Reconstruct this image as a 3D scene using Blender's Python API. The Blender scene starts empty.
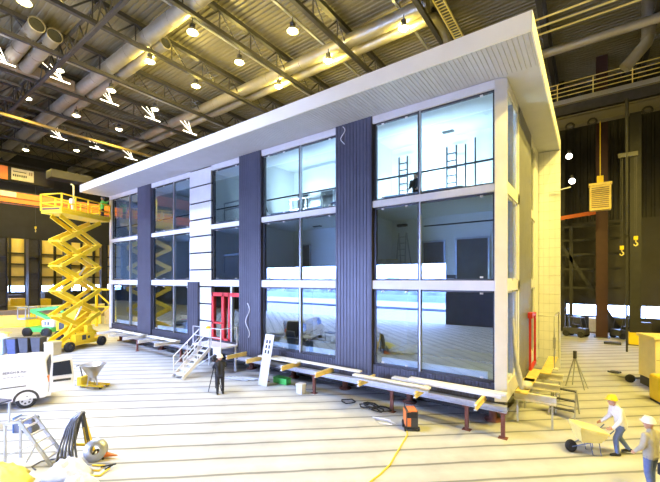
import bpy, bmesh, math, random
from mathutils import Vector, Matrix
random.seed(7)
S = bpy.context.scene
COL = S.collection
PI = math.pi
V = Vector

# ------------------------------------------------------------------ materials
MATS = {}
def mat(name, col, rough=0.6, metal=0.0, var=0.0, scale=4.0, bump=0.0, emit=None, estr=0.0):
    m = bpy.data.materials.new(name); m.use_nodes = True
    nt = m.node_tree; b = nt.nodes['Principled BSDF']
    b.inputs['Base Color'].default_value = (*col, 1)
    b.inputs['Roughness'].default_value = rough
    b.inputs['Metallic'].default_value = metal
    if var or bump:
        tc = nt.nodes.new('ShaderNodeTexCoord'); nz = nt.nodes.new('ShaderNodeTexNoise')
        nz.inputs['Scale'].default_value = scale; nz.inputs['Detail'].default_value = 4
        nt.links.new(tc.outputs['Object'], nz.inputs['Vector'])
        if var:
            r = nt.nodes.new('ShaderNodeValToRGB')
            r.color_ramp.elements[0].position = 0.3; r.color_ramp.elements[1].position = 0.7
            r.color_ramp.elements[0].color = (*[max(0, c*(1-var)) for c in col], 1)
            r.color_ramp.elements[1].color = (*[min(1, c*(1+var)) for c in col], 1)
            nt.links.new(nz.outputs['Fac'], r.inputs['Fac']); nt.links.new(r.outputs['Color'], b.inputs['Base Color'])
        if bump:
            bp = nt.nodes.new('ShaderNodeBump'); bp.inputs['Strength'].default_value = bump; bp.inputs['Distance'].default_value = 0.05
            nt.links.new(nz.outputs['Fac'], bp.inputs['Height']); nt.links.new(bp.outputs['Normal'], b.inputs['Normal'])
    if emit:
        b.inputs['Emission Color'].default_value = (*emit, 1); b.inputs['Emission Strength'].default_value = estr
    MATS[name] = m
    return m

white = mat('white_paint', (.74, .74, .77), .45, 0, .04, 2)
fasciaw = mat('fascia_white', (.90, .89, .86), .45, 0, .03, 1)
soffitm = mat('soffit_grey', (.50, .51, .56), .5, 0, .04, 2)
clad = mat('dark_cladding', (.075, .074, .098), .42, .25, .08, 1.5)
sidecl = mat('grey_cladding', (.25, .25, .26), .45, .2, .06, 1.5)
framem = mat('dark_frame', (.05, .05, .06), .4, .4, .1, 6)
alu = mat('aluminium', (.50, .51, .54), .35, .6, .08, 8)
steel = mat('dark_steel', (.06, .058, .062), .5, .4, .15, 3)
decksteel = mat('deck_steel', (.185, .165, .11), .5, .15, .08, .6)
ductm = mat('duct_metal', (.36, .33, .25), .38, .5, .07, 2)
ductend = mat('duct_inside', (.03, .03, .03), .8, 0, .2, 5)
brown = mat('brown_duct', (.30, .22, .14), .6, .1, .12, 2)
pipey = mat('dull_yellow', (.30, .22, .085), .5, 0, .1, 2)
coldark = mat('dark_column', (.028, .027, .028), .6, .2, .2, 2)
yellow = mat('yellow_paint', (.86, .60, .02), .4, 0, .06, 3)
cabm = mat('cabinet_cream', (.90, .78, .36), .4, 0, .05, 3)
yelpale = mat('pale_yellow', (.85, .72, .25), .45, 0, .06, 3)
orange = mat('crane_orange', (.75, .17, .03), .45, 0, .08, 2)
redp = mat('red_paint', (.60, .03, .03), .45, 0, .08, 4)
kraft = mat('kraft_carton', (.55, .46, .27), .7, 0, .06, 4)
rust = mat('rust_steel', (.20, .07, .045), .75, .2, .2, 8)
redcol = mat('reddish_steel', (.055, .022, .018), .6, .2, .12, 2)
black = mat('black_rubber', (.018, .018, .02), .7, 0, .2, 8)
dark = mat('dark_grey', (.05, .05, .055), .6, 0, .15, 3)
timber = mat('formwork_timber', (.78, .60, .22), .6, 0, .12, 5)
plank = mat('pale_plank', (.80, .76, .66), .6, 0, .06, 5)
concrete = mat('pale_concrete', (.5, .5, .5), .8, 0, .12, 2)
wallm = mat('interior_white', (.78, .79, .80), .7, 0, .02, 2)
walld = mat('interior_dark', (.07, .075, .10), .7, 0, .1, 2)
wallg = mat('interior_grey', (.42, .43, .46), .7, 0, .06, 2)
intfloor = mat('interior_floor', (.22, .22, .23), .6, 0, .1, 2)
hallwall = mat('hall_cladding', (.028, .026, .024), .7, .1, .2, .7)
hallwall2 = mat('hall_cladding_brown', (.038, .034, .030), .7, .05, .15, .7)
creamw = mat('cream_wall', (.80, .62, .22), .7, 0, .1, .5)
green = mat('green_paint', (.10, .58, .12), .4, 0, .08, 4)
bluep = mat('blue_paint', (.06, .15, .45), .45, 0, .1, 5)
binblue = mat('bin_navy', (.045, .06, .14), .5, 0, .12, 4)
binpale = mat('bin_pale_blue', (.38, .50, .78), .5, 0, .1, 4)
vanw = mat('van_white', (.82, .82, .84), .25, 0, .01, 2)
vanglass = mat('van_glass', (.03, .035, .05), .1, 0, .05, 2)
silver = mat('silver', (.6, .6, .63), .3, .7, .05, 5)
skin = mat('skin', (.55, .30, .20), .55, 0, .05, 10)
denim = mat('denim', (.13, .18, .36), .8, 0, .12, 12)
blackc = mat('black_cloth', (.02, .02, .024), .85, 0, .2, 10)
shirtw = mat('white_shirt', (.78, .78, .80), .8, 0, .05, 10)
jacketg = mat('beige_jacket', (.46, .43, .36), .8, 0, .08, 10)
hiviz = mat('green_vest', (.15, .65, .10), .7, 0, .08, 10)
helmw = mat('helmet_white', (.85, .85, .86), .3, 0, .02, 5)
helmy = mat('helmet_yellow', (.90, .62, .02), .3, 0, .03, 5)
helmd = mat('helmet_dark', (.04, .05, .12), .3, 0, .05, 5)
machorange = mat('machine_orange', (.78, .22, .05), .5, 0, .08, 5)
hosey = mat('yellow_hose', (.85, .66, .08), .5, 0, .05, 9)
cabgrey = mat('grey_cable', (.11, .12, .16), .5, 0, .25, 9)
tarpy = mat('yellow_tarp', (.72, .60, .10), .6, 0, .12, 5, .4)
bagw = mat('white_sack', (.62, .62, .65), .7, 0, .08, 5, .5)
signm = mat('sign_board', (.62, .58, .42), .6, 0, .08, 3)
ink = mat('sign_ink', (.05, .05, .05), .7, 0, .1, 5)
vanink = mat('van_lettering', (.05, .08, .20), .5, 0, .05, 5)
paleink = mat('pale_lettering', (.36, .38, .44), .5, 0, .05, 5)
snow = mat('snow', (.80, .82, .86), .7, 0, .04, .3)
forest = mat('winter_trees', (.17, .21, .28), .9, 0, .6, .35)
bulb = mat('lamp_bulb', (1, .8, .5), .5, emit=(1, .84, .5), estr=40)
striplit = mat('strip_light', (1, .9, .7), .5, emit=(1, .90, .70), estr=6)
paneltube = mat('panel_light', (1, 1, 1), .5, emit=(.85, .97, 1), estr=6)
lampw = mat('lamp_white', (1, 1, 1), .5, emit=(1, .86, .72), estr=16)

def glass_mat(name, tint, ior, rough=0.0):
    m = bpy.data.materials.new(name); m.use_nodes = True
    nt = m.node_tree; nt.nodes.clear()
    out = nt.nodes.new('ShaderNodeOutputMaterial'); mx = nt.nodes.new('ShaderNodeMixShader')
    tr = nt.nodes.new('ShaderNodeBsdfTransparent'); gl = nt.nodes.new('ShaderNodeBsdfGlossy'); fr = nt.nodes.new('ShaderNodeFresnel')
    tr.inputs['Color'].default_value = (*tint, 1); gl.inputs['Roughness'].default_value = rough
    gl.inputs['Color'].default_value = (.86, .95, 1, 1)
    ge = nt.nodes.new('ShaderNodeNewGeometry'); k = nt.nodes.new('ShaderNodeMath'); k.operation = 'MULTIPLY_ADD'; k.inputs[1].default_value = -2; k.inputs[2].default_value = 1
    pw = nt.nodes.new('ShaderNodeMath'); pw.operation = 'POWER'; pw.inputs[0].default_value = ior      # same reflectance entering and leaving the thin pane
    nt.links.new(ge.outputs['Backfacing'], k.inputs[0]); nt.links.new(k.outputs[0], pw.inputs[1]); nt.links.new(pw.outputs[0], fr.inputs['IOR'])
    nt.links.new(fr.outputs['Fac'], mx.inputs['Fac']); nt.links.new(tr.outputs[0], mx.inputs[1]); nt.links.new(gl.outputs[0], mx.inputs[2])
    nt.links.new(mx.outputs[0], out.inputs['Surface'])
    return m
glass = glass_mat('solar_glass', (.82, .92, 1.0), 2.3)
glassclear = glass_mat('clear_glass', (.90, .97, .98), 1.35)

def floor_mat():
    m = bpy.data.materials.new('hall_concrete'); m.use_nodes = True
    nt = m.node_tree; b = nt.nodes['Principled BSDF']; N = nt.nodes.new; L = nt.links.new
    tc = N('ShaderNodeTexCoord'); mp = N('ShaderNodeMapping'); mp.inputs['Rotation'].default_value = (0, 0, math.radians(-41.5))
    L(tc.outputs['Object'], mp.inputs['Vector'])
    sx = N('ShaderNodeSeparateXYZ'); L(mp.outputs['Vector'], sx.inputs[0])
    nz0 = N('ShaderNodeTexNoise'); nz0.inputs['Scale'].default_value = .8; nz0.inputs['Detail'].default_value = 3; L(tc.outputs['Object'], nz0.inputs['Vector'])
    wob = N('ShaderNodeMath'); wob.operation = 'MULTIPLY_ADD'; wob.inputs[1].default_value = .10; L(nz0.outputs['Fac'], wob.inputs[0]); L(sx.outputs['Y'], wob.inputs[2])
    dv = N('ShaderNodeMath'); dv.operation = 'DIVIDE'; dv.inputs[1].default_value = .90; L(wob.outputs[0], dv.inputs[0])
    fc = N('ShaderNodeMath'); fc.operation = 'FRACT'; L(dv.outputs[0], fc.inputs[0])
    r = N('ShaderNodeValToRGB'); e = r.color_ramp.elements
    e[0].position = 0; e[0].color = (.70, .70, .70, 1); e[1].position = 1; e[1].color = (.82, .82, .82, 1)
    for p, c in ((.03, .34), (.10, .26), (.14, .85), (.55, 1.0)):
        q = e.new(p); q.color = (c, c, c, 1)
    L(fc.outputs[0], r.inputs['Fac'])
    nz = N('ShaderNodeTexNoise'); nz.inputs['Scale'].default_value = .55; nz.inputs['Detail'].default_value = 8; nz.inputs['Roughness'].default_value = .65
    L(tc.outputs['Object'], nz.inputs['Vector'])
    r2 = N('ShaderNodeValToRGB'); r2.color_ramp.elements[0].position = .3; r2.color_ramp.elements[0].color = (.46, .46, .455, 1)
    r2.color_ramp.elements[1].position = .7; r2.color_ramp.elements[1].color = (.63, .63, .625, 1); L(nz.outputs['Fac'], r2.inputs['Fac'])
    mx = N('ShaderNodeMix'); mx.data_type = 'RGBA'; mx.blend_type = 'MULTIPLY'; mx.inputs['Factor'].default_value = .9
    L(r2.outputs['Color'], mx.inputs['A']); L(r.outputs['Color'], mx.inputs['B']); L(mx.outputs['Result'], b.inputs['Base Color'])
    b.inputs['Roughness'].default_value = .62
    return m
floorm = floor_mat()

# ------------------------------------------------------------------ mesh builder
class MB:
    def __init__(s): s.v = []; s.f = []; s.mi = []; s.sm = []; s.M = Matrix.Identity(4); s.pieces = []; s.depth = 0
    def _add(s, vs, fs, mi=0, smooth=False):
        o = len(s.v); s.v += [tuple(s.M @ V(p)) for p in vs]
        for f in fs: s.f.append(tuple(o+i for i in f)); s.mi.append(mi); s.sm.append(smooth)
    def box(s, a, b, mi=0):
        (x0, y0, z0), (x1, y1, z1) = a, b
        vs = [(x0,y0,z0),(x1,y0,z0),(x1,y1,z0),(x0,y1,z0),(x0,y0,z1),(x1,y0,z1),(x1,y1,z1),(x0,y1,z1)]
        s._add(vs, [(0,3,2,1),(4,5,6,7),(0,1,5,4),(1,2,6,5),(2,3,7,6),(3,0,4,7)], mi)
    def bar(s, p, q, w, h=None, mi=0, up=(0,0,1)):
        h = h or w; p = V(p); q = V(q); d = (q-p).normalized(); u = V(up)
        if abs(d.dot(u)) > .99: u = V((0,1,0))
        a = d.cross(u).normalized()*w/2; c = a.cross(d).normalized()*h/2
        vs = [p-a-c, p+a-c, p+a+c, p-a+c, q-a-c, q+a-c, q+a+c, q-a+c]
        s._add(vs, [(0,1,2,3),(7,6,5,4),(0,4,5,1),(1,5,6,2),(2,6,7,3),(3,7,4,0)], mi)
    def cone(s, p, q, r0, r1=None, n=12, mi=0, cap0=True, cap1=True):
        r1 = r0 if r1 is None else r1; p = V(p); q = V(q); d = (q-p).normalized()
        u = V((0,0,1)) if abs(d.z) < .9 else V((1,0,0)); a = d.cross(u).normalized(); b = d.cross(a)
        vs = []
        for c, r in ((p, r0), (q, r1)):
            for i in range(n):
                t = 2*PI*i/n; vs.append(c + (a*math.cos(t)+b*math.sin(t))*r)
        s._add(vs, [(i, (i+1) % n, n+(i+1) % n, n+i) for i in range(n)], mi, True)
        if cap0: s._add(vs[:n], [tuple(range(n))[::-1]], mi)
        if cap1: s._add(vs[n:], [tuple(range(n))], mi)
    def tube(s, pts, r, n=8, mi=0):
        pts = [V(p) for p in pts]; k = len(pts); rs = r if isinstance(r, (list, tuple)) else [r]*k
        vs = []; a = None
        for i, p in enumerate(pts):
            d = (pts[min(i+1, k-1)]-pts[max(i-1, 0)]).normalized()
            if a is None: a = d.cross(V((0,0,1)) if abs(d.z) < .9 else V((1,0,0))).normalized()
            else:
                a = a - d*a.dot(d); a = a.normalized() if a.length > 1e-6 else d.orthogonal().normalized()
            b = d.cross(a)
            for j in range(n):
                t = 2*PI*j/n; vs.append(p + (a*math.cos(t)+b*math.sin(t))*rs[i])
        fs = [(i*n+j, i*n+(j+1) % n, (i+1)*n+(j+1) % n, (i+1)*n+j) for i in range(k-1) for j in range(n)]
        s._add(vs, fs, mi, True); s._add(vs[:n], [tuple(range(n))[::-1]], mi); s._add(vs[-n:], [tuple(range(n))], mi)
    def lathe(s, c, prof, axis=(0,0,1), n=20, mi=0):
        c = V(c); d = V(axis).normalized(); u = V((0,0,1)) if abs(d.z) < .9 else V((1,0,0)); a = d.cross(u).normalized(); b = d.cross(a)
        vs = [c + d*h + (a*math.cos(2*PI*j/n)+b*math.sin(2*PI*j/n))*max(r, 1e-4) for r, h in prof for j in range(n)]
        s._add(vs, [(i*n+j, i*n+(j+1) % n, (i+1)*n+(j+1) % n, (i+1)*n+j) for i in range(len(prof)-1) for j in range(n)], mi, True)
    def ball(s, c, r, sc=(1,1,1), n=12, mi=0):
        c = V(c); vs = [c+V((0,0,-r*sc[2]))]; m = n//2
        for i in range(1, m):
            ph = -PI/2+PI*i/m
            for j in range(n):
                t = 2*PI*j/n; vs.append(c+V((r*sc[0]*math.cos(ph)*math.cos(t), r*sc[1]*math.cos(ph)*math.sin(t), r*sc[2]*math.sin(ph))))
        vs.append(c+V((0,0,r*sc[2]))); L = len(vs)-1
        fs = [(0, 1+(j+1) % n, 1+j) for j in range(n)]
        for i in range(m-2):
            for j in range(n):
                a = 1+i*n; fs.append((a+j, a+(j+1) % n, a+n+(j+1) % n, a+n+j))
        a = 1+(m-2)*n; fs += [(a+j, a+(j+1) % n, L) for j in range(n)]
        s._add(vs, fs, mi, True)
    def prism(s, poly, d, mi=0):           # poly: 3D points of a planar outline, d: extrusion vector
        d = V(d); n = len(poly); vs = [V(p) for p in poly] + [V(p)+d for p in poly]
        fs = [tuple(range(n))[::-1], tuple(range(n, 2*n))] + [(i, (i+1) % n, n+(i+1) % n, n+i) for i in range(n)]
        s._add(vs, fs, mi)
    def limb(s, pts, rs, n=10):            # chain of tapered rounded segments
        for i in range(len(pts)):
            s.ball(pts[i], rs[i], n=n)
            if i: s.cone(pts[i-1], pts[i], rs[i-1], rs[i], n=n)
    def corr(s, p, u, n, L, ext, pitch, depth, thick=.03, mi=0):   # trapezoid corrugated sheet: p origin, u across, n outward, L length across, ext extrusion vector
        p, u, n, ext = V(p), V(u), V(n), V(ext); k = max(1, round(L/pitch)); w = L/k
        prof = []
        for i in range(k):
            b = i*w; prof += [(b, 0), (b+w*.5, 0), (b+w*.6, -depth), (b+w*.9, -depth)]
        prof.append((L, 0))
        pts = [p+u*a+n*c for a, c in prof] + [p+u*L-n*(depth+thick), p-n*(depth+thick)]
        m = len(prof); vs = pts + [q+ext for q in pts]; t = len(pts)
        fs = [(i, i+1, t+i+1, t+i) for i in range(t-1)] + [(t-1, 0, t, 2*t-1)]
        s._add(vs, fs, mi)
        ends = []
        for i in range(m-1):               # end caps strip by strip
            a, b = prof[i], prof[i+1]
            q = [p+u*a[0]+n*a[1], p+u*b[0]+n*b[1], p+u*b[0]-n*(depth+thick), p+u*a[0]-n*(depth+thick)]
            s._add(q, [(3,2,1,0)], mi); s._add([x+ext for x in q], [(0,1,2,3)], mi)
    def build(s, name, mats, parent=None, bevel=0, remesh=0, smooth_iter=0):
        if name in SINGLE:                 # legs, posts, rungs ...: every piece becomes a part of its own
            o = None
            for (v0, v1, f0, f1) in s.pieces:
                q = MB(); q.v = s.v[v0:v1]; q.f = [tuple(i-v0 for i in f) for f in s.f[f0:f1]]; q.mi = s.mi[f0:f1]; q.sm = s.sm[f0:f1]
                o = q.build(SINGLE[name], mats, parent, bevel)
            return o
        me = bpy.data.meshes.new(name); me.from_pydata(s.v, [], s.f)
        for m in (mats if isinstance(mats, (list, tuple)) else [mats]): me.materials.append(m)
        me.polygons.foreach_set('material_index', s.mi); me.polygons.foreach_set('use_smooth', s.sm)
        bm = bmesh.new(); bm.from_mesh(me); bmesh.ops.recalc_face_normals(bm, faces=bm.faces); bm.to_mesh(me); bm.free()
        o = bpy.data.objects.new(name, me); COL.objects.link(o)
        if parent: o.parent = parent
        if bevel:
            b = o.modifiers.new('bevel', 'BEVEL'); b.width = bevel; b.segments = 2; b.limit_method = 'ANGLE'
        if remesh:
            r = o.modifiers.new('remesh', 'REMESH'); r.mode = 'VOXEL'; r.voxel_size = remesh; r.use_smooth_shade = True
            if smooth_iter:
                q = o.modifiers.new('smooth', 'SMOOTH'); q.iterations = smooth_iter; q.factor = .5
            dg = bpy.context.evaluated_depsgraph_get(); ev = o.evaluated_get(dg)
            nm = bpy.data.meshes.new_from_object(ev); o.modifiers.clear(); o.data = nm
        return o

def piece(fn):
    def run(s, *a, **k):
        v0, f0 = len(s.v), len(s.f); s.depth += 1; fn(s, *a, **k); s.depth -= 1
        if s.depth == 0: s.pieces.append((v0, len(s.v), f0, len(s.f)))
    return run
for k_ in ('box', 'bar', 'cone', 'tube', 'lathe', 'ball', 'prism', 'limb', 'corr'): setattr(MB, k_, piece(getattr(MB, k_)))
SINGLE = dict(cross_pins='cross_pin', legs='leg', front_legs='leg', rear_legs='leg', landing_legs='leg', posts='post', railing_posts='post', joint_rings='joint_ring', support_stubs='support_stub', uprights='upright', rails='rail', front_rails='front_rail',
    rear_rails='rear_rail', side_rails='side_rail', handrails='handrail', braces='brace', stringers='stringer', hangers='hanger', door_seams='door_seam', latches='latch', holes='hole', forks='fork', treads='tread', rungs='rung',
    glass_clips='glass_clip', end_caps='end_cap', cross_bars='cross_bar', steps='step', louvres='louvre', warning_labels='warning_label', bolt_pockets='bolt_pocket', grilles='grille', handles='handle', guard_rails='guard_rail', rim_holes='rim_hole', cable_loops='cable_loop')
def tag(o, label, cat, group=None, kind=None):
    o['label'] = label; o['category'] = cat
    if group: o['group'] = group
    if kind: o['kind'] = kind
    return o
def empty(name, loc=(0,0,0), rz=0.0):
    o = bpy.data.objects.new(name, None); COL.objects.link(o); o.location = loc; o.rotation_euler = (0, 0, rz); o.empty_display_size = .3
    return o
def thing(name, label, cat, loc=(0,0,0), rz=0.0, group=None): return tag(empty(name, loc, rz), label, cat, group)
def struct(o, label=None, cat=None):
    o['kind'] = 'structure'
    if label: o['label'] = label
    if cat: o['category'] = cat
    return o
def copy_tree(o, parent=None):
    c = o.copy(); COL.objects.link(c)
    if parent: c.parent = parent
    for ch in list(o.children): copy_tree(ch, c)
    return c
def bx(name, a, b, m, parent=None, bevel=0):
    q = MB(); q.box(a, b); return q.build(name, m, parent, bevel)

# ================================================================== THE HALL (setting)
XL, XR, YF, YB, ZD = -92.0, 30.0, -28.0, 31.0, 25.2
struct(bx('floor', (XL, YF, -.3), (XR, YB, 0), floorm))
q = MB(); q.corr((XL, YF, ZD), (0,1,0), (0,0,-1), YB-YF, (XR-XL, 0, 0), .38, .10, .05)
struct(q.build('ceiling', decksteel))
# back wall with a strip of daylight windows low down
q = MB()
q.box((XL, YB, 0), (XR, YB+.3, 1.55)); q.box((XL, YB, 2.72), (XR, YB+.3, 11)); q.box((XL, YB, 1.55), (.3, YB+.3, 2.72)); q.box((22, YB, 1.55), (XR, YB+.3, 2.72))
wb = struct(q.build('wall_back', hallwall2))
q = MB(); q.corr((XL, YB, 11), (1,0,0), (0,-1,0), XR-XL, (0,0,ZD-10.7), .6, .08)
struct(q.build('wall_back_upper', hallwall))
q = MB(); q.box((.3, YB-.05, 1.5), (22, YB, 1.6)); q.box((.3, YB-.05, 2.68), (22, YB, 2.78))
for i in range(15): q.box((.3+i*1.55-.03, YB-.04, 1.55), (.3+i*1.55+.03, YB+.1, 2.72))
win = struct(q.build('window_1', framem))
bx('pane', (.3, YB+.12, 1.55), (22, YB+.15, 2.72), glassclear, win)
struct(bx('wall_right', (XR, YF, 0), (XR+.3, YB, ZD+.3), hallwall))
# front wall, behind the photographer, with its big open gate
q = MB(); q.box((XL, YF-.3, 0), (-41, YF, ZD+.3)); q.box((-11.3, YF-.3, 0), (XR, YF, ZD+.3)); q.box((-41, YF-.3, 7.1), (-11.3, YF, ZD+.3))
struct(q.build('wall_front', hallwall))
# left end: dark bay wall above a row of portals, lit cream wall beyond with a window strip
XP = -70.0
q = MB(); q.box((XP-.4, YF, 11.6), (XP, YB, ZD))
struct(q.build('wall_left_bay', hallwall))
struct(bx('wall_left', (XL-.3, YF, 3.9), (XL, YB, ZD+.3), creamw)); struct(bx('wall_left_base', (XL-.3, YF, 0), (XL, YB, 2.7), hallwall))
q = MB()
for i in range(24): q.box((XL, YF+i*2.5-.2, 0), (XL+.35, YF+i*2.5+.2, ZD))
for z in (5.6, 8.2, 10.4): q.box((XL, YF, z), (XL+.25, YB, z+.25))
struct(q.build('trim_1', hallwall))
q = MB()
for i in range(30): q.box((XL-.06, YF+i*2-.08, 2.7), (XL+.06, YF+i*2+.08, 3.9))
q.box((XL-.06, YF, 3.2), (XL+.06, YB, 3.3))
w2 = struct(q.build('window_2', framem)); bx('pane', (XL-.25, YF, 2.7), (XL-.22, YB, 3.9), glassclear, w2)
# outdoors seen through the gate: snowy yard and a low wooded rise
struct(bx('ground_outside', (-230, -230, -.35), (120, YF, -.05), snow))
struct(bx('ground_beyond', (-230, YB+.3, -.35), (120, 160, -.05), snow))
struct(bx('wall_yard', (-220, -66.3, -.05), (60, -66, 1.5), binpale)); struct(bx('kerb_yard', (-120, -44.5, -.05), (20, -44, .35), cabgrey))
q = MB(); pts = []
for i in range(90):
    x = -220+i*3.6; pts.append((x, -92, 3.4+1.1*math.sin(i*.7)+.8*math.sin(i*1.9+1)+random.random()*.9))
q.prism([(-220, -92, -.2)] + pts + [(x_e := pts[-1][0], -92, -.2)], (0, -8, 0))
struct(q.build('hills', forest))

# ------------------------------------------------------------------ columns of the hall
def hall_column(x, y, h, m, label, wd=.7, foot=None, group=None):
    t = thing('steel_column', label, 'column', (x, y, 0), 0, group)
    q = MB(); a = wd/2
    q.box((-a, -a, 0), (a, -a+.06, h)); q.box((-a, a-.06, 0), (a, a, h)); q.box((-.03, -a+.06, 0), (.03, a-.06, h))
    for k in range(int(h//2.5)): q.box((-a+.02, -a+.06, k*2.5+1.2), (a-.02, a-.06, k*2.5+1.24))
    q.build('shaft', m, t)
    bx('base_plate', (-a-.15, -a-.15, 0), (a+.15, a+.15, .06), steel, t)
    if foot: bx('impact_guard', (-a-.06, -a-.06, .06), (a+.06, a+.06, 1.0), foot, t, .02)
    return t
hall_column(5.2, 24, 18.4, coldark, 'dark crane column with a yellow impact guard at its foot, right of the building', .7, yellow)
hall_column(3.15, 27.2, ZD, redcol, 'dull red steel column behind the crane walkway, right of the building', .85)
hall_column(-.1, 29.9, ZD, coldark, 'dark column by the daylight strip, half hidden by the white end wall', .6)
hall_column(12.5, 24, 18.4, coldark, 'dark crane column at the far right beyond the yellow cabinet', .7, yellow)
for i, (y, lab) in enumerate([(-6.4, 'broad dark portal column at the left end, nearest the left photo edge'), (1.2, 'dark portal column left of the hanging yellow hook'),
        (5.2, 'dark portal column just behind the hanging yellow hook'), (9.8, 'dark portal column seen through the scissor lift arms'), (15.5, 'dark portal column just left of the white building corner')]):
    hall_column(XP-.2, y, 11.6, steel, lab, 1.5 if i in (1, 2) else 1.0)
# bracing behind the building on the right
q = MB()
for z in (4.4, 6.2, 7.6, 9.0, 10.3): q.bar((-.1, 28.6, z), (4.6, 28.6, z), .16, .22)
q.bar((0, 28.6, 8.6), (4.6, 28.6, .4), .3); q.bar((.8, 28.6, 10.4), (.8, 28.6, 0), .3)
br = thing('wall_bracing', 'dark braced steel frame against the back wall right of the white end wall', 'bracing', (0,0,0))
q.build('frame', coldark, br)
q = MB(); q.bar((-.1, 28.4, 11.2), (3.0, 28.4, 11.5), .25, .35); q.build('beam', orange, br)['label'] = 'orange beam at the top'

# ------------------------------------------------------------------ roof trusses, each along y
def truss():  # truss, lamp and duct coordinates: read from pixels, then scaled about the camera
    t = empty('roof_truss'); y0, y1 = YF+.2, YB-.2
    bx('lower_chord', (-.15, y0, 23.05), (.15, y1, 23.33), steel, t)
    bx('upper_chord', (-.18, y0, 24.62), (.18, y1, 24.95), steel, t)
    q = MB(); n = 20; d = (y1-y0)/n
    for i in range(n):
        ya = y0+i*d; q.bar((0, ya, 23.2), (0, ya+d/2, 24.75), .11, .11); q.bar((0, ya+d/2, 24.75), (0, ya+d, 23.2), .07, .07); q.bar((0, ya+d/2, 24.75), (0, ya+d/2, 23.2), .07, .07)
    q.build('web', steel, t)
    return t
tr = truss(); xs = [-6.8-6.33*k for k in range(14)]
ordn = ['nearest', 'second', 'third', 'fourth', 'fifth', 'sixth', 'seventh', 'eighth', 'ninth', 'tenth', 'eleventh', 'twelfth', 'thirteenth', 'fourteenth']
for k, x in enumerate(xs):
    o = tr if k == 0 else copy_tree(tr); o.location = (x, 0, 0)
    lab = 'grey steel roof truss at the right, beside the elbow of the paired ducts' if k == 0 else f'grey steel roof truss, {ordn[k]} counted leftward from the elbow of the paired ducts'
    tag(o, lab, 'truss', 'roof trusses of the hall')
for x, lab in ((-.4, 'dark roof truss rising just behind the right tip of the white roof'), (5.93, 'dark roof truss over the right edge of the photo')):
    o = copy_tree(tr); o.location = (x, 0, 0); tag(o, lab, 'truss', 'roof trusses of the hall')
# longitudinal bracing girder
g_ = thing('roof_girder', 'grey girder crossing the trusses at upper left beside the open duct mouths', 'girder', (0,0,0))
bx('lower_chord', (-54, -2.72, 22.82), (-12, -2.48, 23.04), steel, g_); bx('upper_chord', (-54, -2.70, 24.4), (-12, -2.5, 24.55), steel, g_)
q = MB()
for i in range(21): q.bar((-54+i*2, -2.6, 22.95), (-53+i*2, -2.6, 24.5), .09); q.bar((-53+i*2, -2.6, 24.5), (-52+i*2, -2.6, 22.95), .09)
q.build('web', steel, g_)

# ------------------------------------------------------------------ lamp rails and high-bay lamps
railx = [-8.6, -15.25, -21.3, -27.5, -34.9, -43.4, -50.5, -55.9, -61.7]
rlab = ['first yellow-lit lamp rail from the right, above the duct elbow', 'second yellow-lit lamp rail from the right', 'third yellow-lit lamp rail from the right', 'fourth yellow-lit lamp rail from the right',
        'fifth lamp rail from the right, behind the bright strip lights', 'sixth lamp rail from the right', 'seventh lamp rail from the right', 'second lamp rail from the far left end', 'lamp rail nearest the far left end']
for x, lab in zip(railx, rlab):
    tag(bx('lamp_rail', (x-.09, -20, 24.28), (x+.09, 20, 24.45), alu if x > -40 else decksteel), lab, 'rail', 'lamp rails under the roof')
def high_bay(stem=1.1):
    t = empty('high_bay_lamp')
    q = MB(); q.cone((0,0,.55), (0,0,stem), .035, n=6); q.box((-.14, -.14, .3), (.14, .14, .62)); q.build('gear_box', dark, t)
    q = MB(); q.lathe((0,0,0), [(.12, .36), (.2, .3), (.36, .06), (.42, -.02), (.40, -.02), (.33, .06), (.17, .27), (.05, .28)], n=18); q.build('reflector', alu, t)
    q = MB(); q.ball((0,0,.04), .30, (1,1,.55), n=14); q.build('bulb', bulb, t)
    return t
LP = [(-27.5,-6.2), (-27.3,1.95), (-27.5,6.35), (-21.2,1.9), (-21.3,6.3), (-21.4,11), (-15.2,6.1), (-15.3,10.6), (-8.6,10.7), (-34.8,-2.1), (-34.85,2.1), (-35.1,6.5), (-43.1,-2.2), (-43.7,2.2), (-43.6,6.6), (-61.6,2.2), (-55.9,6.4)]
LL = ['large lit lamp at the top left, over the open duct mouths', 'lit lamp below the open end of the slimmer left duct', 'lit lamp on the fourth rail, furthest down toward the white roof',
      'large lit lamp right of the slim duct end, top centre left', 'lit lamp midway on the third rail, above the roof of the building', 'lamp on the third rail half hidden by the paired ducts',
      'lamp at top centre with its glass bottom seen, left of the paired ducts', 'lamp hanging just below the paired ducts at top centre', 'lit lamp under the right end of the paired ducts',
      'lit lamp just above the first bright strip light at left', 'lit lamp just above the second bright strip light', 'lit lamp just above the third bright strip light',
      'lit lamp below the brown box duct at far left', 'lit lamp between the brown box duct and the long pipe', 'lit lamp below the second bright strip light from the left',
      'small lit lamp near the left edge above the crane', 'small lit lamp right above the scissor lift platform']
hb = high_bay()
LOW = {1: (-25.85, 1.18), 10: (-33.0, 1.33), 13: (-41.4, 1.42), 15: (-58.4, 1.4), 5: (-20.2, 9.8), 7: (-14.4, 9.4), 8: (-8.05, 9.5)}  # lamps moved lower and nearer along the camera's line of sight
def lamp_light(x, y, z, p, col, cone=158, blend=.35):
    l = bpy.data.lights.new('lamp_glow', 'SPOT'); l.energy = p; l.color = col; l.shadow_soft_size = .25; l.spot_size = math.radians(cone); l.spot_blend = blend
    o = bpy.data.objects.new('lamp_glow', l); COL.objects.link(o); o.location = (x, y, z); return o
SODIUM = (1, .77, .17); COOL = (.55, .68, 1.0)
PW, PC, SR = 6600, 8800, 1.35
lamps = []
hb_short = high_bay(.98)
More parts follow.
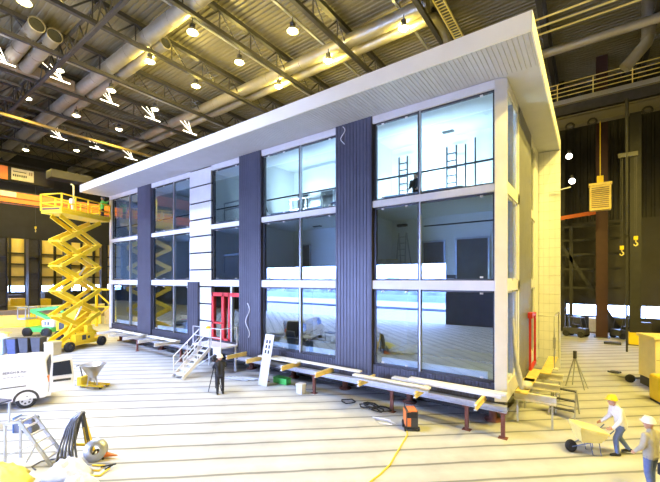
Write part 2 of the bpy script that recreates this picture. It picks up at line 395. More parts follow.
for i, (x, y) in enumerate(LP):
    if i in LOW: o = copy_tree(hb_short); x, y = LOW[i]; z = 22.4
    else: o = hb if i == 0 else copy_tree(hb); z = 23.25
    o.location = (x, y, z); tag(o, LL[i], 'lamp', 'high bay lamps under the hall roof'); lamps.append((x, y, z-.35))
for ch in list(hb_short.children): bpy.data.objects.remove(ch)
bpy.data.objects.remove(hb_short)
# the same grid goes on beyond the frame, over and behind the photographer
EX = [(-21.2,-6.2), (-15.2,1.9), (-8.6,6.3), (5,-2.2), (11,-2.2), (11,1.9), (17,-2.2), (17,2), (11,-6.5)]
EXC = [(-27.5,-10.6), (-21.2,-10.6), (-15.2,-10.6), (-21.2,-15), (-15.2,-15), (-27.5,-15)]
for i, (x, y) in enumerate(EX):
    o = copy_tree(hb); o.location = (x, y, 23.3)
    tag(o, 'high bay lamp under the roof outside the picture, above the viewpoint', 'lamp', 'high bay lamps outside the picture'); lamps.append((x, y, 22.95))
for i, (x, y) in enumerate(EXC):
    o = copy_tree(hb); o.location = (x, y, 23.3)
    tag(o, 'cool white high bay lamp outside the picture, above the viewpoint', 'lamp', 'cool high bay lamps outside the picture')
for x, y, z in lamps: lamp_light(x, y, z, PW*(SR if x > -3 else .2 if x > -30 else .8), SODIUM)
for x, y in LP:
    if -30 < x:
        l = bpy.data.lights.new('lamp_uplight', 'POINT'); l.energy = 1100; l.color = SODIUM; l.shadow_soft_size = .3; o = bpy.data.objects.new('lamp_uplight', l); COL.objects.link(o); o.location = (x, y, 23.9 - .95)
for x, y in EXC: lamp_light(x, y, 22.95, PC, COOL, 112, .55)
for x, y in ((-86, -8), (-86, 4), (-86, 16)): lamp_light(x, y, 22.5, 9000, SODIUM)
def strip_lamp():
    t = empty('strip_light')
    q = MB(); q.bar((0,-.85,0), (0,.85,0),   .10, .07); q.build('tube', striplit, t)
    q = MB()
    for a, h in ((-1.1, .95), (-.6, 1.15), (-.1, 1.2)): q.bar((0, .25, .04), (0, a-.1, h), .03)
    q.build('hangers', striplit, t)  # hangers given the glow too, for the lamplight falling on them
    return t
sp = [(-36.7,-5.4), (-36.1,-1.7), (-36.9,2.8), (-37.1,7.3), (-35.1,10.6), (-50.9,2.8), (-51.1,7.1), (-49.8,10.9)]
sl = ['bright strip light cut by the left photo edge, upper row', 'bright splayed strip light below the open duct mouths, upper row', 'bright splayed strip light in the middle of the upper row',
      'bright splayed strip light third along the upper row, right of the middle one', 'bright splayed strip light nearest the white roof, upper row', 'bright splayed strip light under the long pipe, left one of the lower row',
      'bright splayed strip light in the middle of the lower row', 'bright splayed strip light of the lower row nearest the white roof']
st0 = strip_lamp()
for i, (x, y) in enumerate(sp):
    o = st0 if i == 0 else copy_tree(st0); o.location = (x, y, 22.15 if y in (10.6, 10.9) else 23.05 if x > -45 else 22.7); tag(o, sl[i], 'lamp', 'splayed strip lights')

# ------------------------------------------------------------------ ducts and pipes
def duct(name, label, p, q_, r, rings=4.0, openend=None, cat='duct'):
    t = thing(name, label, cat, (0,0,0)); p = V(p); q_ = V(q_); L = (q_-p).length; d = (q_-p)/L
    b = MB(); b.cone(p, q_, r, n=24, cap0=openend != 0, cap1=openend != 1); b.build('tube', ductm, t)
    b = MB(); k = int(L//rings)
    for i in range(1, k+1): c = p+d*(i*rings); b.cone(c-d*.05, c+d*.05, r+.025, n=24)
    b.build('joint_rings', ductm, t)
    if openend is not None:
        e = p if openend == 0 else q_; s = 1 if openend == 0 else -1
        b = MB(); b.cone(e+d*s*.12, e+d*s*.16, r-.02, n=24); b.build('dark_opening', ductend, t)
        b = MB(); b.lathe(e, [(r-.01, -.02), (r+.04, -.02), (r+.04, .1), (r-.01, .1)], d*s, 24); b.build('rim', ductm, t)
    return t
duct('round_duct', 'thick round metal duct of the right pair, running above the white roof', (-69.9, 10.25, 23.9), (-6.6, 10.25, 23.9), .50)
dr = duct('round_duct', 'slimmer round metal duct of the right pair, bending down at its right end', (-69.9, 11.6, 23.9), (-6.9, 11.6, 23.9), .40)
b = MB(); b.tube([(-7.2,11.6,23.9), (-6.75,11.75,23.88), (-6.6,12.2,23.8), (-6.6,13,23.6), (-6.6,16.5,22.7)], .40, 20); b.build('elbow', ductm, dr)
duct('round_duct', 'thick round metal duct crossing the ceiling at upper left', (-69.9, .75, 23.9), (-16, .75, 23.9), .55, 3.2)
duct('round_duct', 'slimmer round duct at upper left with a dark open end', (-69.9, 1.80, 23.75), (-24.6, 1.80, 23.75), .42, 3.6, 1)
duct('round_duct', 'left one of two short ducts with open mouths at the top left', (-37.85, -4.75, 23.9), (-30.5, -4.75, 23.9), .50, 3.0, 1)
duct('round_duct', 'right one of two short ducts with open mouths at the top left', (-37.85, -3.6, 23.8), (-30.7, -3.6, 23.8), .50, 3.0, 1)
bd = thing('box_duct', 'brown rectangular duct at upper left joining the open-mouthed ducts', 'duct', (0,0,0))
bx('casing', (-39.3, -12, 23.4), (-37.9, .15, 24.3), brown, bd, .02)
b = MB()
for i in range(7): b.box((-39.36, -11+i*1.7, 23.34), (-37.84, -10.9+i*1.7, 24.36))
b.build('flange', brown, bd)
b = MB(); b.tube([(-45.6,-12,22), (-46.2,4,22), (-46.2,16,22)], .17, 10); tag(b.build('ceiling_pipe', pipey), 'long pale yellow pipe crossing the ceiling at left above the crane', 'pipe')
b = MB(); b.tube([(-45.4,-11,21.3), (-45.9,-4.3,21.3), (-45.9,-4.0,21.45), (-45.9,-3.9,21.95)], .13, 10); tag(b.build('ceiling_pipe', pipey), 'short pale pipe ending under the long ceiling pipe at the left edge', 'pipe')
b = MB(); b.tube([(-40,14.2,22.9), (-7.6,14.2,22.9)], .11, 8); tag(b.build('ceiling_pipe', pipey), 'thin yellow pipe just above the top edge of the white roof', 'pipe')
# cable ladder
cl = thing('cable_ladder', 'yellow cable ladder on the ceiling right of the duct elbow', 'cable ladder', (0,0,0))
b = MB(); b.box((-6.0, 3, 23.3), (-5.92, 22, 23.45)); b.box((-5.42, 3, 23.3), (-5.34, 22, 23.45)); b.build('side_rails', yelpale, cl)
b = MB()
for i in range(60): b.box((-5.95, 3.1+i*.31, 23.33), (-5.38, 3.16+i*.31, 23.38))
b.build('rungs', yelpale, cl)
duct('round_duct', 'horizontal round duct at upper right, behind the roof tip', (-6, 18.93, 22.72), (26, 18.93, 22.72), .32, 4)
dd = thing('down_duct', 'round duct coming down at the right edge and bending left', 'duct', (0,0,0))
b = MB(); b.tube([(5.6,20,25.1), (5.6,20,22.2), (5.5,20,21.8), (4.75,20,20.9), (4.3,20,20.4)], .38, 20); b.build('tube', ductm, dd)
b = MB(); b.cone((5.6,20,22.15), (5.6,20,22.25), .42, n=20); b.build('joint_ring', ductm, dd)
for z, y, lab in ((22.97, 15.7, 'upper lit conduit left of the down duct'), (22.97, 16.6, 'lower lit conduit left of the down duct'), (22.97, 14.8, 'topmost lit conduit behind the roof tip')):
    b = MB(); b.tube([(-6, y, z), (22, y, z)], .07, 8); tag(b.build('conduit', yelpale), lab, 'pipe', 'conduits at upper right')

# ------------------------------------------------------------------ crane runway and walkway on the back
rw = thing('crane_walkway', 'grey crane walkway with railings along the back wall at upper right', 'walkway', (0, 24, 0))
bx('deck', (-40, -.6, 20.2), (28, .6, 20.4), decksteel, rw); bx('girder', (-40, -.5, 19.4), (28, -.2, 20.2), steel, rw); bx('edge_plate', (-40, -.64, 20.3), (28, -.58, 20.65), alu, rw)
b = MB()
for z in (21.0, 21.35, 21.7, 22.1): b.bar((-40, -.55, z), (28, -.55, z), .06)
b.build('handrails', yelpale, rw)
b = MB()
for i in range(28): b.bar((-40+i*2.5, -.55, 20.4), (-40+i*2.5, -.55, 22.1), .07)
b.build('railing_posts', yelpale, rw)
rb = thing('crane_rail_beam', 'pale runway beam with dark cable loops below the crane walkway', 'beam', (0, 24, 0))
bx('web', (-40, -.12, 18.5), (28, .12, 19.2), decksteel, rb); bx('bottom_flange', (-40, -.4, 18.4), (28, .4, 18.5), decksteel, rb); bx('top_flange', (-40, -.35, 19.2), (28, .35, 19.3), decksteel, rb)
for x in (.9, 2.45, 5.9, 8.4):
    b = MB()
    for k in range(3):
        b.tube([(x+(.34-.05*k)*math.cos(a*PI/8), -.45-.05*k, 18.3+(.34-.07*k)*math.sin(a*PI/8)) for a in range(17)], .022, 6)
    b.build('cable_loops', black, rb)
# hoist and hooks
hp = thing('hoist_mast', 'slim dark hoist pole hanging right of the building', 'hoist', (4.44, 20, 0))
b = MB(); b.cone((0,0,8.4), (0,0,18.2), .11, n=10); b.build('pole', coldark, hp); b = MB(); b.box((-.5,-.1,14.0), (.6,.1,14.3)); b.build('cross_head', steel, hp)
b = MB(); b.bar((0,0,8.2), (0,0,0), .12); b.build('lower_pole', coldark, hp)
def hook(label, x, y, z, ztop):
    t = thing('crane_hook', label, 'hook', (x, y, z)); t.scale = (.75, .75, .75); ztop = z+(ztop-z)/.75
    b = MB(); b.box((-.16,-.12,.0), (.16,.12,.38)); b.build('hook_block', yellow, t, .03)
    b = MB(); b.tube([(0,0,0), (0,0,-.18), (.12,0,-.3), (.13,0,-.44), (0,0,-.55), (-.13,0,-.48), (-.15,0,-.36)], [.05,.05,.06,.065,.06,.05,.02], 8); b.build('hook', yelpale, t)
    b = MB(); b.bar((-.06,0,.38), (-.06,0,ztop-z), .03); b.bar((.06,0,.38), (.06,0,ztop-z), .03); b.build('chain', steel, t)
    return t
hook('small yellow crane hook left of the hoist pole', 4.16, 20, 7.35, 14.0)
hook('small yellow crane hook right of the hoist pole', 4.93, 20, 8.0, 14.0)
hook('yellow crane hook hanging left of the scissor lift', -55.2, 1.6, 11.7, 17.2)
hb2 = thing('heater_unit', 'orange-yellow louvred box hanging on the back, right of the end wall', 'heater', (2.98, 24, 0))
bx('casing', (-.72, -.35, 10.95), (.72, .35, 13.0), timber, hb2, .03); b = MB()
for i in range(11): b.box((-.58, -.39, 11.15+i*.16), (.58, -.345, 11.22+i*.16))
b.build('louvres', brown, hb2); b = MB(); b.box((-.78,-.4,13.0), (.78,.4,13.2)); b.build('lid', timber, hb2); b = MB(); b.box((-.22,-.2,13.2), (.22,.2,13.8)); b.bar((0,0,13.75), (0,0,18.4), .06); b.build('hanger', yellow, hb2)
def globe(label, p):
    t = thing('wall_lamp', label, 'lamp', p); b = MB(); b.ball((0,0,0), .24, n=14); b.build('globe', lampw, t); b = MB(); b.cone((0,0,.2), (0,0,.5), .1, n=8); b.bar((0,0,.45),(0,1.2,.45), .06); b.build('bracket', dark, t)
globe('upper round lit lamp right of the white roof tip', (.82, 24, 15.9)); globe('lower round lit lamp right of the white roof tip', (1.04, 24, 13.7))

# ------------------------------------------------------------------ orange crane at the left
cr = thing('bridge_crane', 'orange bridge crane spanning the hall at the left edge', 'crane', (0,0,0))
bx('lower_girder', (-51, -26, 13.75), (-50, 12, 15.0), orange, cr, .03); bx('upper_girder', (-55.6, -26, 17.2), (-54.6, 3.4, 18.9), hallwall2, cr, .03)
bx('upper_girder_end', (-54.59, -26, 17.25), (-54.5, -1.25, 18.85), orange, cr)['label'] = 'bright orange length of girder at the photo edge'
b = MB(); b.box((-50.01, -26, 14.3), (-49.94, 12, 14.36)); b.box((-50.0, -26, 13.68), (-49.75, 12, 13.78)); b.build('rail', redcol, cr)
bx('nameplate', (-49.98, -4.2, 14.45), (-49.93, -1.5, 14.98), signm, cr)['label'] = 'pale plate at the left edge'
b = MB(); b.box((-56, -26, 15.4), (-52, 14, 15.5)); b.build('walkway', steel, cr)
b = MB(); b.box((-53.5, 2.2, 17.9), (-51.5, 6.8, 18.9)); b.build('trolley', hallwall2, cr, .05)
sg = thing('crane_sign', 'pale rectangular sign with dark lettering on the crane at left', 'sign', (-54.4, 0, 0))
bx('board', (0, -.95, 17.35), (.06, 1.2, 18.75), signm, sg)
b = MB()
for k in range(7):
    y = -.82+k*.2; b.box((.06, y, 17.75+(0 if k % 3 else .02)), (.075, y+.13, 18.02))
b.box((.06, -.82, 18.32), (.075, .45, 18.42)); b.build('lettering', ink, sg)
b = MB(); b.box((.06, .72, 18.15), (.075, .86, 18.55)); b.box((.06, .92, 18.15), (.075, 1.06, 18.55)); b.build('emblem', brown, sg)

# ================================================================== THE MODULAR BUILDING
B = thing('building', 'three storey white and grey modular building with big windows standing in the hall', 'building', (0,0,0))
LX = -30.18; DY = 9.3; ZT = 12.13
# roof slab: fascia, corrugated soffit in front, smooth soffit at the side
rf = bx('roof', (-30.47+.05, -1.98, ZT+.03), (.97, DY+.25, ZT+.52), soffitm, B)
b = MB(); b.box((-30.47, -2.04, ZT), (1.02, -1.98, ZT+.56)); b.box((.97, -1.98, ZT), (1.02, DY+.25, ZT+.56)); b.box((-30.47, -1.98, ZT), (-30.42, DY+.25, ZT+.56))
b.build('fascia', fasciaw, rf)
b = MB(); b.corr((-30.42, -1.98, ZT+.01), (1,0,0), (0,0,-1), 31.38, (0,1.96,0), .14, .035, .015); b.build('soffit_panel', soffitm, rf)
# skeleton: slabs, roof deck, corner posts, rear and end walls
for z0, z1 in ((1.15, 1.55), (4.80, 5.14), (8.26, 8.50), (11.95, ZT)):
    bx('floor_slab', (LX+.3, .25, z0), (-.3, DY, z1), wallm if z0 > 11 else intfloor, B)
for z0 in (4.77, 8.23, 11.92): bx('inner_ceiling', (LX+.3, .3, z0), (-.3, DY-.1, z0+.03), wallm, B)
bx('rear_wall', (LX, DY-.1, 1.0), (0, DY, ZT), wallm, B)
b = MB(); b.prism([(-.37, 0, .98), (-.35, -.02, .98), (.0, .15, .98), (0, .28, .98), (-.37, .28, .98)], (0, 0, ZT-.98)); b.build('corner_post', white, B); bx('corner_post', (LX, 0, 1.2), (-29.8, .3, ZT), white, B)  # right post's front is splayed, shaped to catch the yellow lamp light
# plinth under the windows and shadowed underside
b = MB()
b.corr((LX, .02, .98), (1,0,0), (0,-1,0), -LX-.37, (0,0,.6), .12, .02); b.build('plinth', clad, B)
bx('underframe', (LX+.2, .3, .75), (-.1, DY-.1, 1.15), steel, B)
bx('shade_sheet', (LX+.6, 1.3, .02), (-.8, 1.34, .76), hallwall, B)  # dark sheet added as the shade beneath the building, not a part of it
b = MB()
for x in [-.6-3.28*i for i in range(10)]:
    for y in (.9, 4.6, 8.4): b.lathe((x, y, 0), [(.3,0),(.3,.05),(.14,.051),(.14,.76)], n=10)
b.build('support_stubs', rust, B)
# front: head band and the two storey bands between the cladding columns
BAYS = [(-29.8, -25.29), (-23.38, -18.57), (-16.34, -13.7), (-11.96, -7.05), (-5.19, -.37)]
for x0, x1 in BAYS:
    for z0, z1 in ((4.80, 5.16), (8.26, 8.53), (11.83, ZT)):
        if not (x0 == -16.34 and z0 < 0): bx('floor_band', (x0, 0, z0), (x1, .22, z1), white, B, .01)
for x0, x1 in ((-25.29, -23.38), (-13.7, -11.96), (-7.05, -5.19)):
    b = MB(); b.corr((x0, -.06, 1.0), (1,0,0), (0,-1,0), x1-x0, (0,0,ZT-1.0), .17, .022); b.box((x0, -.02, 1.0), (x1, .3, ZT)); b.build('cladding_column', clad, B)
wp = MB()
zz = [1.6+k*1.052 for k in range(11)]
for k in range(10): wp.box((-18.57, -.02, zz[k]+.05), (-16.34, .25, zz[k+1]-.05))
wpo = wp.build('white_panel_strip', white, B, .008); bx('panel_backing', (-18.57, .05, 1.0), (-16.34, .24, ZT), framem, wpo)
b = MB(); b.corr((-18.57, -.18, 1.0), (1,0,0), (0,-1,0), 1.1, (0,0,4.05), .19, .03); b.box((-18.57, -.14, 1.0), (-17.47, -.03, 5.05)); b.build('short_cladding_panel', clad, B)

def window(x0, x1, xm, z0, z1, red=False):
    fm = MB(); y0, y1 = .10, .20; w = .07
    fm.box((x0, y0, z0), (x0+.13, y1+.05, z1)); fm.box((x1-w, y0, z0), (x1, y1, z1)); fm.box((x0, y0, z1-w), (x1, y1, z1)); fm.box((x0, y0, z0), (x1, y1, z0+w))
    wn = fm.build('window', framem, B)
    if xm is None: bx('pane', (x0+.13, .13, z0+w), (x1-w, .145, z1-w), glass, wn)
    else:
        bx('pane', (x0+.13, .13, z0+w), (xm-.06, .145, z1-w), glass, wn); bx('pane', (xm+.06, .13, z0+w), (x1-w, .145, z1-w), glass, wn)
        m_ = MB(); m_.box((xm-.06, .06, z0), (xm-.01, .2, z1), 0); m_.box((xm+.005, .04, z0), (xm+.06, .2, z1), 1); m_.build('mullion', [framem, alu], wn)
    b = MB()
    for x in (x0+.45, x1-.45, (x0+x1)/2-.9): b.box((x-.05, .08, z0+.09), (x+.05, .13, z0+.15)); b.box((x-.05, .08, z1-.13), (x+.05, .13, z1-.07))
    b.build('glass_clips', white, wn)
    return wn
XM = [-26.8, -20.6, None, -9.3, -3.13]
for (x0, x1), xm in zip(BAYS, XM):
    for fl, (z0, z1) in enumerate(((1.6, 4.8), (5.16, 8.26), (8.53, 11.83))):
        if xm is None and fl == 0: continue
        wn = window(x0, x1, xm, z0, z1)
        if fl == 0:
            b = MB(); b.box((x0+.3, .3, z0-.05), (x1-.3, .42, z0+.28)); b.build('sill_board', white, wn)
            b = MB(); b.bar((x0+.1, .32, z0+.62), (x1-.1, .32, z0+.62), .05); b.build('guard_rail', dark, wn)
        if fl == 2:
            b = MB(); b.bar((x0+.1, .32, z0+.95), (x1-.1, .32, z0+.95), .06); b.build('guard_rail', framem, wn)
            b = MB(); b.box((x0+.3, .4, z0), (x1-1.2, .5, z0+.22)); b.build('sill_board', alu, wn)
        if fl == 1 and x0 > -6:
            b = MB(); b.bar((xm+.1, .32, z1-.95), (x1-.1, .32, z1-.95), .05); b.build('guard_rail', framem, wn)
# entrance bay: red frame, door leaf, side pane
dr_ = MB(); dr_.box((-16.3, .0, 1.6), (-16.12, .2, 4.4)); dr_.box((-15.35, .0, 1.6), (-15.13, .2, 4.4)); dr_.box((-14.75, 0, 1.6), (-14.6, .2, 4.4)); dr_.box((-16.3, 0, 4.2), (-13.75, .2, 4.42)); dr_.box((-16.3, 0, 1.6), (-14.6, .2, 1.72)); dr_.box((-16.3,.0,2.55),(-15.1,.16,2.65))
dro = dr_.build('door_frame', redp, B)
b = MB(); b.box((-16.12, .1, 1.72), (-15.35, .115, 4.2)); b.box((-15.13, .1, 1.72), (-14.75, .115, 4.2)); b.box((-14.45, .1, 1.72), (-13.8, .115, 4.2)); b.box((-16.3,.1,4.42),(-13.75,.115,4.8)); b.build('pane', glass, dro)
b = MB(); b.box((-14.55, .02, 1.6), (-14.42, .2, 4.8)); b.box((-13.82, .04, 1.6), (-13.7, .2, 4.8)); b.build('jamb', alu, dro)
# side front (x = 0 plane): glazed strips, frames, grey cladding, and the white end wall
def side_window(y0, y1, z0, z1, frame=white):
    fm = MB(); fm.box((-.2, y0, z0), (-.05, y0+.09, z1)); fm.box((-.2, y1-.09, z0), (-.05, y1, z1)); fm.box((-.2, y0, z0), (-.05, y1, z0+.08)); fm.box((-.2, y0, z1-.08), (-.05, y1, z1))
    wn = fm.build('side_window', frame, B); bx('pane', (-.14, y0+.09, z0+.08), (-.125, y1-.09, z1-.08), glass, wn)
    b = MB(); ym = (y0+y1)/2+.15; b.box((-.2, ym-.05, z0), (-.03, ym+.05, z1)); b.build('mullion', alu, wn)
for z0, z1 in ((1.6, 4.80), (5.16, 8.2), (8.6, 11.83)):
    side_window(.28, 2.5, z0, z1); side_window(6.24, 7.9, z0, z1)
for z0, z1 in ((4.80, 5.16), (8.2, 8.6), (11.83, ZT), (.98, 1.6)):
    bx('side_band', (-.25, .28, z0), (0, 2.79, z1), white, B); bx('side_band', (-.25, 6.24, z0), (0, 7.9, z1), white, B)
bx('side_post', (-.25, 2.5, .98), (0, 2.79, ZT), white, B); bx('side_post', (-.25, 7.9, .98), (0, DY, ZT), white, B)
b = MB(); b.corr((.02, 2.79, .98), (0,1,0), (1,0,0), 3.45, (0,0,ZT-.98), .2, .03); b.box((-.25, 2.79, .98), (-.04, 6.24, ZT)); b.build('side_cladding', sidecl, B)
ew = MB(); ew.box((-.02, DY, .45), (1.02, DY+.25, ZT)); ewo = ew.build('end_wall', white, B)
b = MB()
for k in range(22): b.box((0, DY-.008, .9+k*.5), (1.02, DY, .915+k*.5))
for x in (.26, .52, .78): b.box((x-.005, DY-.008, .45), (x+.005, DY, ZT))
b.build('panel_joints', soffitm, ewo)
b = MB(); b.bar((.6, DY-.1, 9.9), (1.5, DY-.3, 10.0), .05); b.build('bracket', white, ewo)
# rooms behind the glass
rm = MB()
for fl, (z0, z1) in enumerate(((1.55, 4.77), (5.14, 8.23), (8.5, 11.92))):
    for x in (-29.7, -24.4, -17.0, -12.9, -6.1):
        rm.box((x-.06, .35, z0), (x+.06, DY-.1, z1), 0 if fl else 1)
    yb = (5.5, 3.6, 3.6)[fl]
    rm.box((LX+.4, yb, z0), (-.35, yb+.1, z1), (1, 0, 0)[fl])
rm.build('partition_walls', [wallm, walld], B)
for (x0, x1, z0, z1, y) in ((-4.3, -3.3, 5.14, 7.0, 3.55), (-2.7, -1.35, 5.14, 7.05, 3.55), (-10.6, -9.75, 8.5, 10.4, 3.55), (-12.4, -11.6, 8.5, 10.4, 3.55), (-12.3, -11.5, 5.14, 7.3, 3.55), (-9.3, -8.6, 5.14, 7.0, 3.55)):
    d_ = bx('inner_door', (x0, y-.03, z0), (x1, y+.02, z1), dark, B); b = MB(); b.box((x0-.08, y-.05, z0), (x0, y+.02, z1+.08)); b.box((x1, y-.05, z0), (x1+.08, y+.02, z1+.08)); b.box((x0, y-.05, z1), (x1, y+.02, z1+.08)); b.build('casing', alu, d_)
for x, y, z in ((-2.9, 3.0-.1, 11.9), (-5.4, 3.45, 7.9), (-10.2, 2.6, 8.2)):
    b = MB(); b.box((x-.25, y-.1, z-.02), (x+.25, y+.12, z+.1)); b.build('air_vent', dark, B)
# work lights standing on the floors of the rooms
def work_light(label, x, y, z, p, col=(.74, .94, 1), tilt=150):
    t = thing('work_light', label, 'lamp', (x, y, z), 0, 'work lights in the rooms'); bx('lamp_head', (-.35,-.05,.10), (.35,.06,.24), dark, t, .01); b = MB(); b.box((-.32,.061,.12), (.32,.07,.22)); b.build('tubes', paneltube, t)
    b = MB(); b.bar((-.3,-.12,.02), (-.3,.12,.02), .04); b.bar((.3,-.12,.02), (.3,.12,.02), .04); b.bar((-.3,0,.02), (-.3,0,.14), .04); b.bar((.3,0,.02), (.3,0,.14), .04); b.build('legs', dark, t)
    l = bpy.data.lights.new('work_light_glow', 'AREA'); l.shape = 'RECTANGLE'; l.size = .64; l.size_y = .1; l.energy = p; l.color = col; l.spread = math.radians(130)
    o = bpy.data.objects.new('work_light_glow', l); COL.objects.link(o); o.location = (x, y+.09, z+.18); o.rotation_euler = (math.radians(tilt-30), 0, 0); return t
WT = 270
for x, y, z, p, lab in ((-4.5, 1.0, 8.5, WT, 'left work light on the floor of the bright top corner room'), (-2.6, .9, 8.5, WT, 'right work light on the floor of the bright top corner room'), (-10.9, .8, 8.5, WT, 'left work light in the bright top room between the two right dark columns'),
        (-7.2, .7, 8.5, WT, 'right work light in the bright top room between the two right dark columns'), (-15.0, 1.6, 8.5, 55, 'work light at the top of the stairwell bay'), (-20.4, 1.2, 8.5, 14, 'work light in the top room left of the white panel strip'),
        (-8.6, .9, 5.14, 14, 'work light on the middle floor between the two right dark columns'), (-2.3, .9, 5.14, 14, 'work light on the middle floor of the corner room'), (-20.8, 1.6, 1.55, 150, 'work light on the ground floor left of the white panel strip'), (-27.4, 1.6, 1.55, 45, 'work light on the ground floor of the leftmost bay')):
    work_light(lab, x, y, z, p)

# things standing in the rooms
def step_frame(label, x, y, z, h, w=.42, lean=0.0):
    t = thing('scaffold_ladder', label, 'scaffold', (x, y, z)); b = MB(); b.bar((-w/2,0,0), (-w/2,lean,h), .06); b.bar((w/2,0,0), (w/2,lean,h), .06); b.build('uprights', framem, t)
    b = MB(); n = int(h/.32)
    for i in range(1, n): b.bar((-w/2,lean*i/n,i*h/n), (w/2,lean*i/n,i*h/n), .045)
    b.build('rungs', framem, t)
step_frame('dark scaffold ladder frame in the bright top corner room, left pane', -4.95, 2.6, 8.5, 2.6)
step_frame('dark scaffold ladder frame in the bright top corner room, right pane', -2.65, 2.6, 8.5, 2.6)
for x, h, lab in ((-2.05, 2.55, 'left one of two thin dark poles in the bright top corner room'), (-1.65, 2.75, 'right one of two thin dark poles in the bright top corner room')):
    t = thing('prop_pole', lab, 'pole', (x, 2.6, 8.5)); b = MB(); b.cone((0,0,.02), (0,0,h), .035, n=8); b.build('tube', framem, t); b = MB(); b.box((-.1,-.1,0), (.1,.1,.03)); b.build('foot_plate', framem, t)
sl_ = thing('step_ladder', 'aluminium step ladder in the middle floor corner room, left pane', 'ladder', (-5.0, 2.3, 5.14))
b = MB(); b.bar((-.25,0,0), (-.18,.35,2.3), .06); b.bar((.25,0,0), (.18,.35,2.3), .06); b.build('front_rails', alu, sl_); b = MB(); b.bar((-.3,.9,0), (-.2,.38,2.3), .05); b.bar((.3,.9,0), (.2,.38,2.3), .05); b.build('rear_rails', alu, sl_)
b = MB()
for i in range(1, 8): b.box((-.24,.045*i-.05,i*.3-.02), (.24,.045*i+.09,i*.3+.02))
b.build('steps', alu, sl_)
for x, lab in ((-5.75, 'left cardboard box on the middle floor, corner room'), (-5.15, 'right cardboard box on the middle floor, corner room')):
    t = thing('cardboard_box', lab, 'box', (x+.2, 1.4, 5.14)); bx('carton', (-.2,-.18,0), (.2,.18,.95), plank, t, .01); bx('lid_flap', (-.21,-.19,.95), (.21,.19,.97), timber, t)
t = thing('platform_trolley', 'pale guard rail frame in the bright top room left of the widest dark column', 'railing', (-10.2, 1.6, 8.5)); b = MB()
for z in (.55, 1.15): b.bar((-1.2,0,z), (1.3,0,z), .06)
b.build('rails', plank, t); b = MB(); b.bar((-1.1,0,0), (-1.1,0,1.2), .06); b.bar((.0,0,0), (.0,0,1.2), .06); b.bar((1.1,0,0), (1.1,0,1.2), .06); b.build('posts', plank, t)
t = thing('office_chair', 'blue chair at the right end of the bright middle top room', 'chair', (-7.75, 1.1, 8.5)); bx('seat', (-.25,-.25,.42), (.25,.25,.5), binblue, t, .03); bx('backrest', (-.25,.22,.55), (.25,.28,1.1), binblue, t, .03); b = MB(); b.cone((0,0,.05), (0,0,.42), .03, n=8); b.bar((-.25,0,.04),(.25,0,.04),.05); b.bar((0,-.25,.04),(0,.25,.04),.05); b.bar((0,.2,.46),(0,.26,.6),.05); b.build('base', framem, t)
b = MB(); b.tube([(-13.1+.35*i/8*2, .9, 11.4-2.4*(i/8)**.6) for i in range(9)], .03, 6); tag(b.build('hanging_cable', dark), 'dark cable hanging inside the bright top room beside the second dark column', 'cable')
for z, lab in ((9.5, 'upper pale handrail in the stairwell window'), (9.9, 'second pale handrail in the stairwell window'), (6.7, 'pale handrail in the middle stairwell window')):
    b = MB(); b.bar((-16.1,.8,z), (-13.9,.8,z+.05), .07); b.bar((-16.1,.8,z-1.1), (-16.1,.8,z), .05); b.bar((-13.9,.8,z-1.1), (-13.9,.8,z), .05); tag(b.build('handrail', alu), lab, 'handrail')
b = MB(); b.tube([(-6.6+.12*math.sin(i*.9), -.14+.01*i*0, 12.0-.1*i) for i in range(9)], .02, 6); tag(b.build('loose_cable', white), 'white loose cable dangling at the top of the widest dark column', 'cable')
b = MB(); b.tube([(-12.9+.16*math.sin(i*.8), -.14, 3.9-.17*i) for i in range(12)], .022, 6); tag(b.build('loose_cable', white), 'white wavy cable hanging low on the second dark column', 'cable')

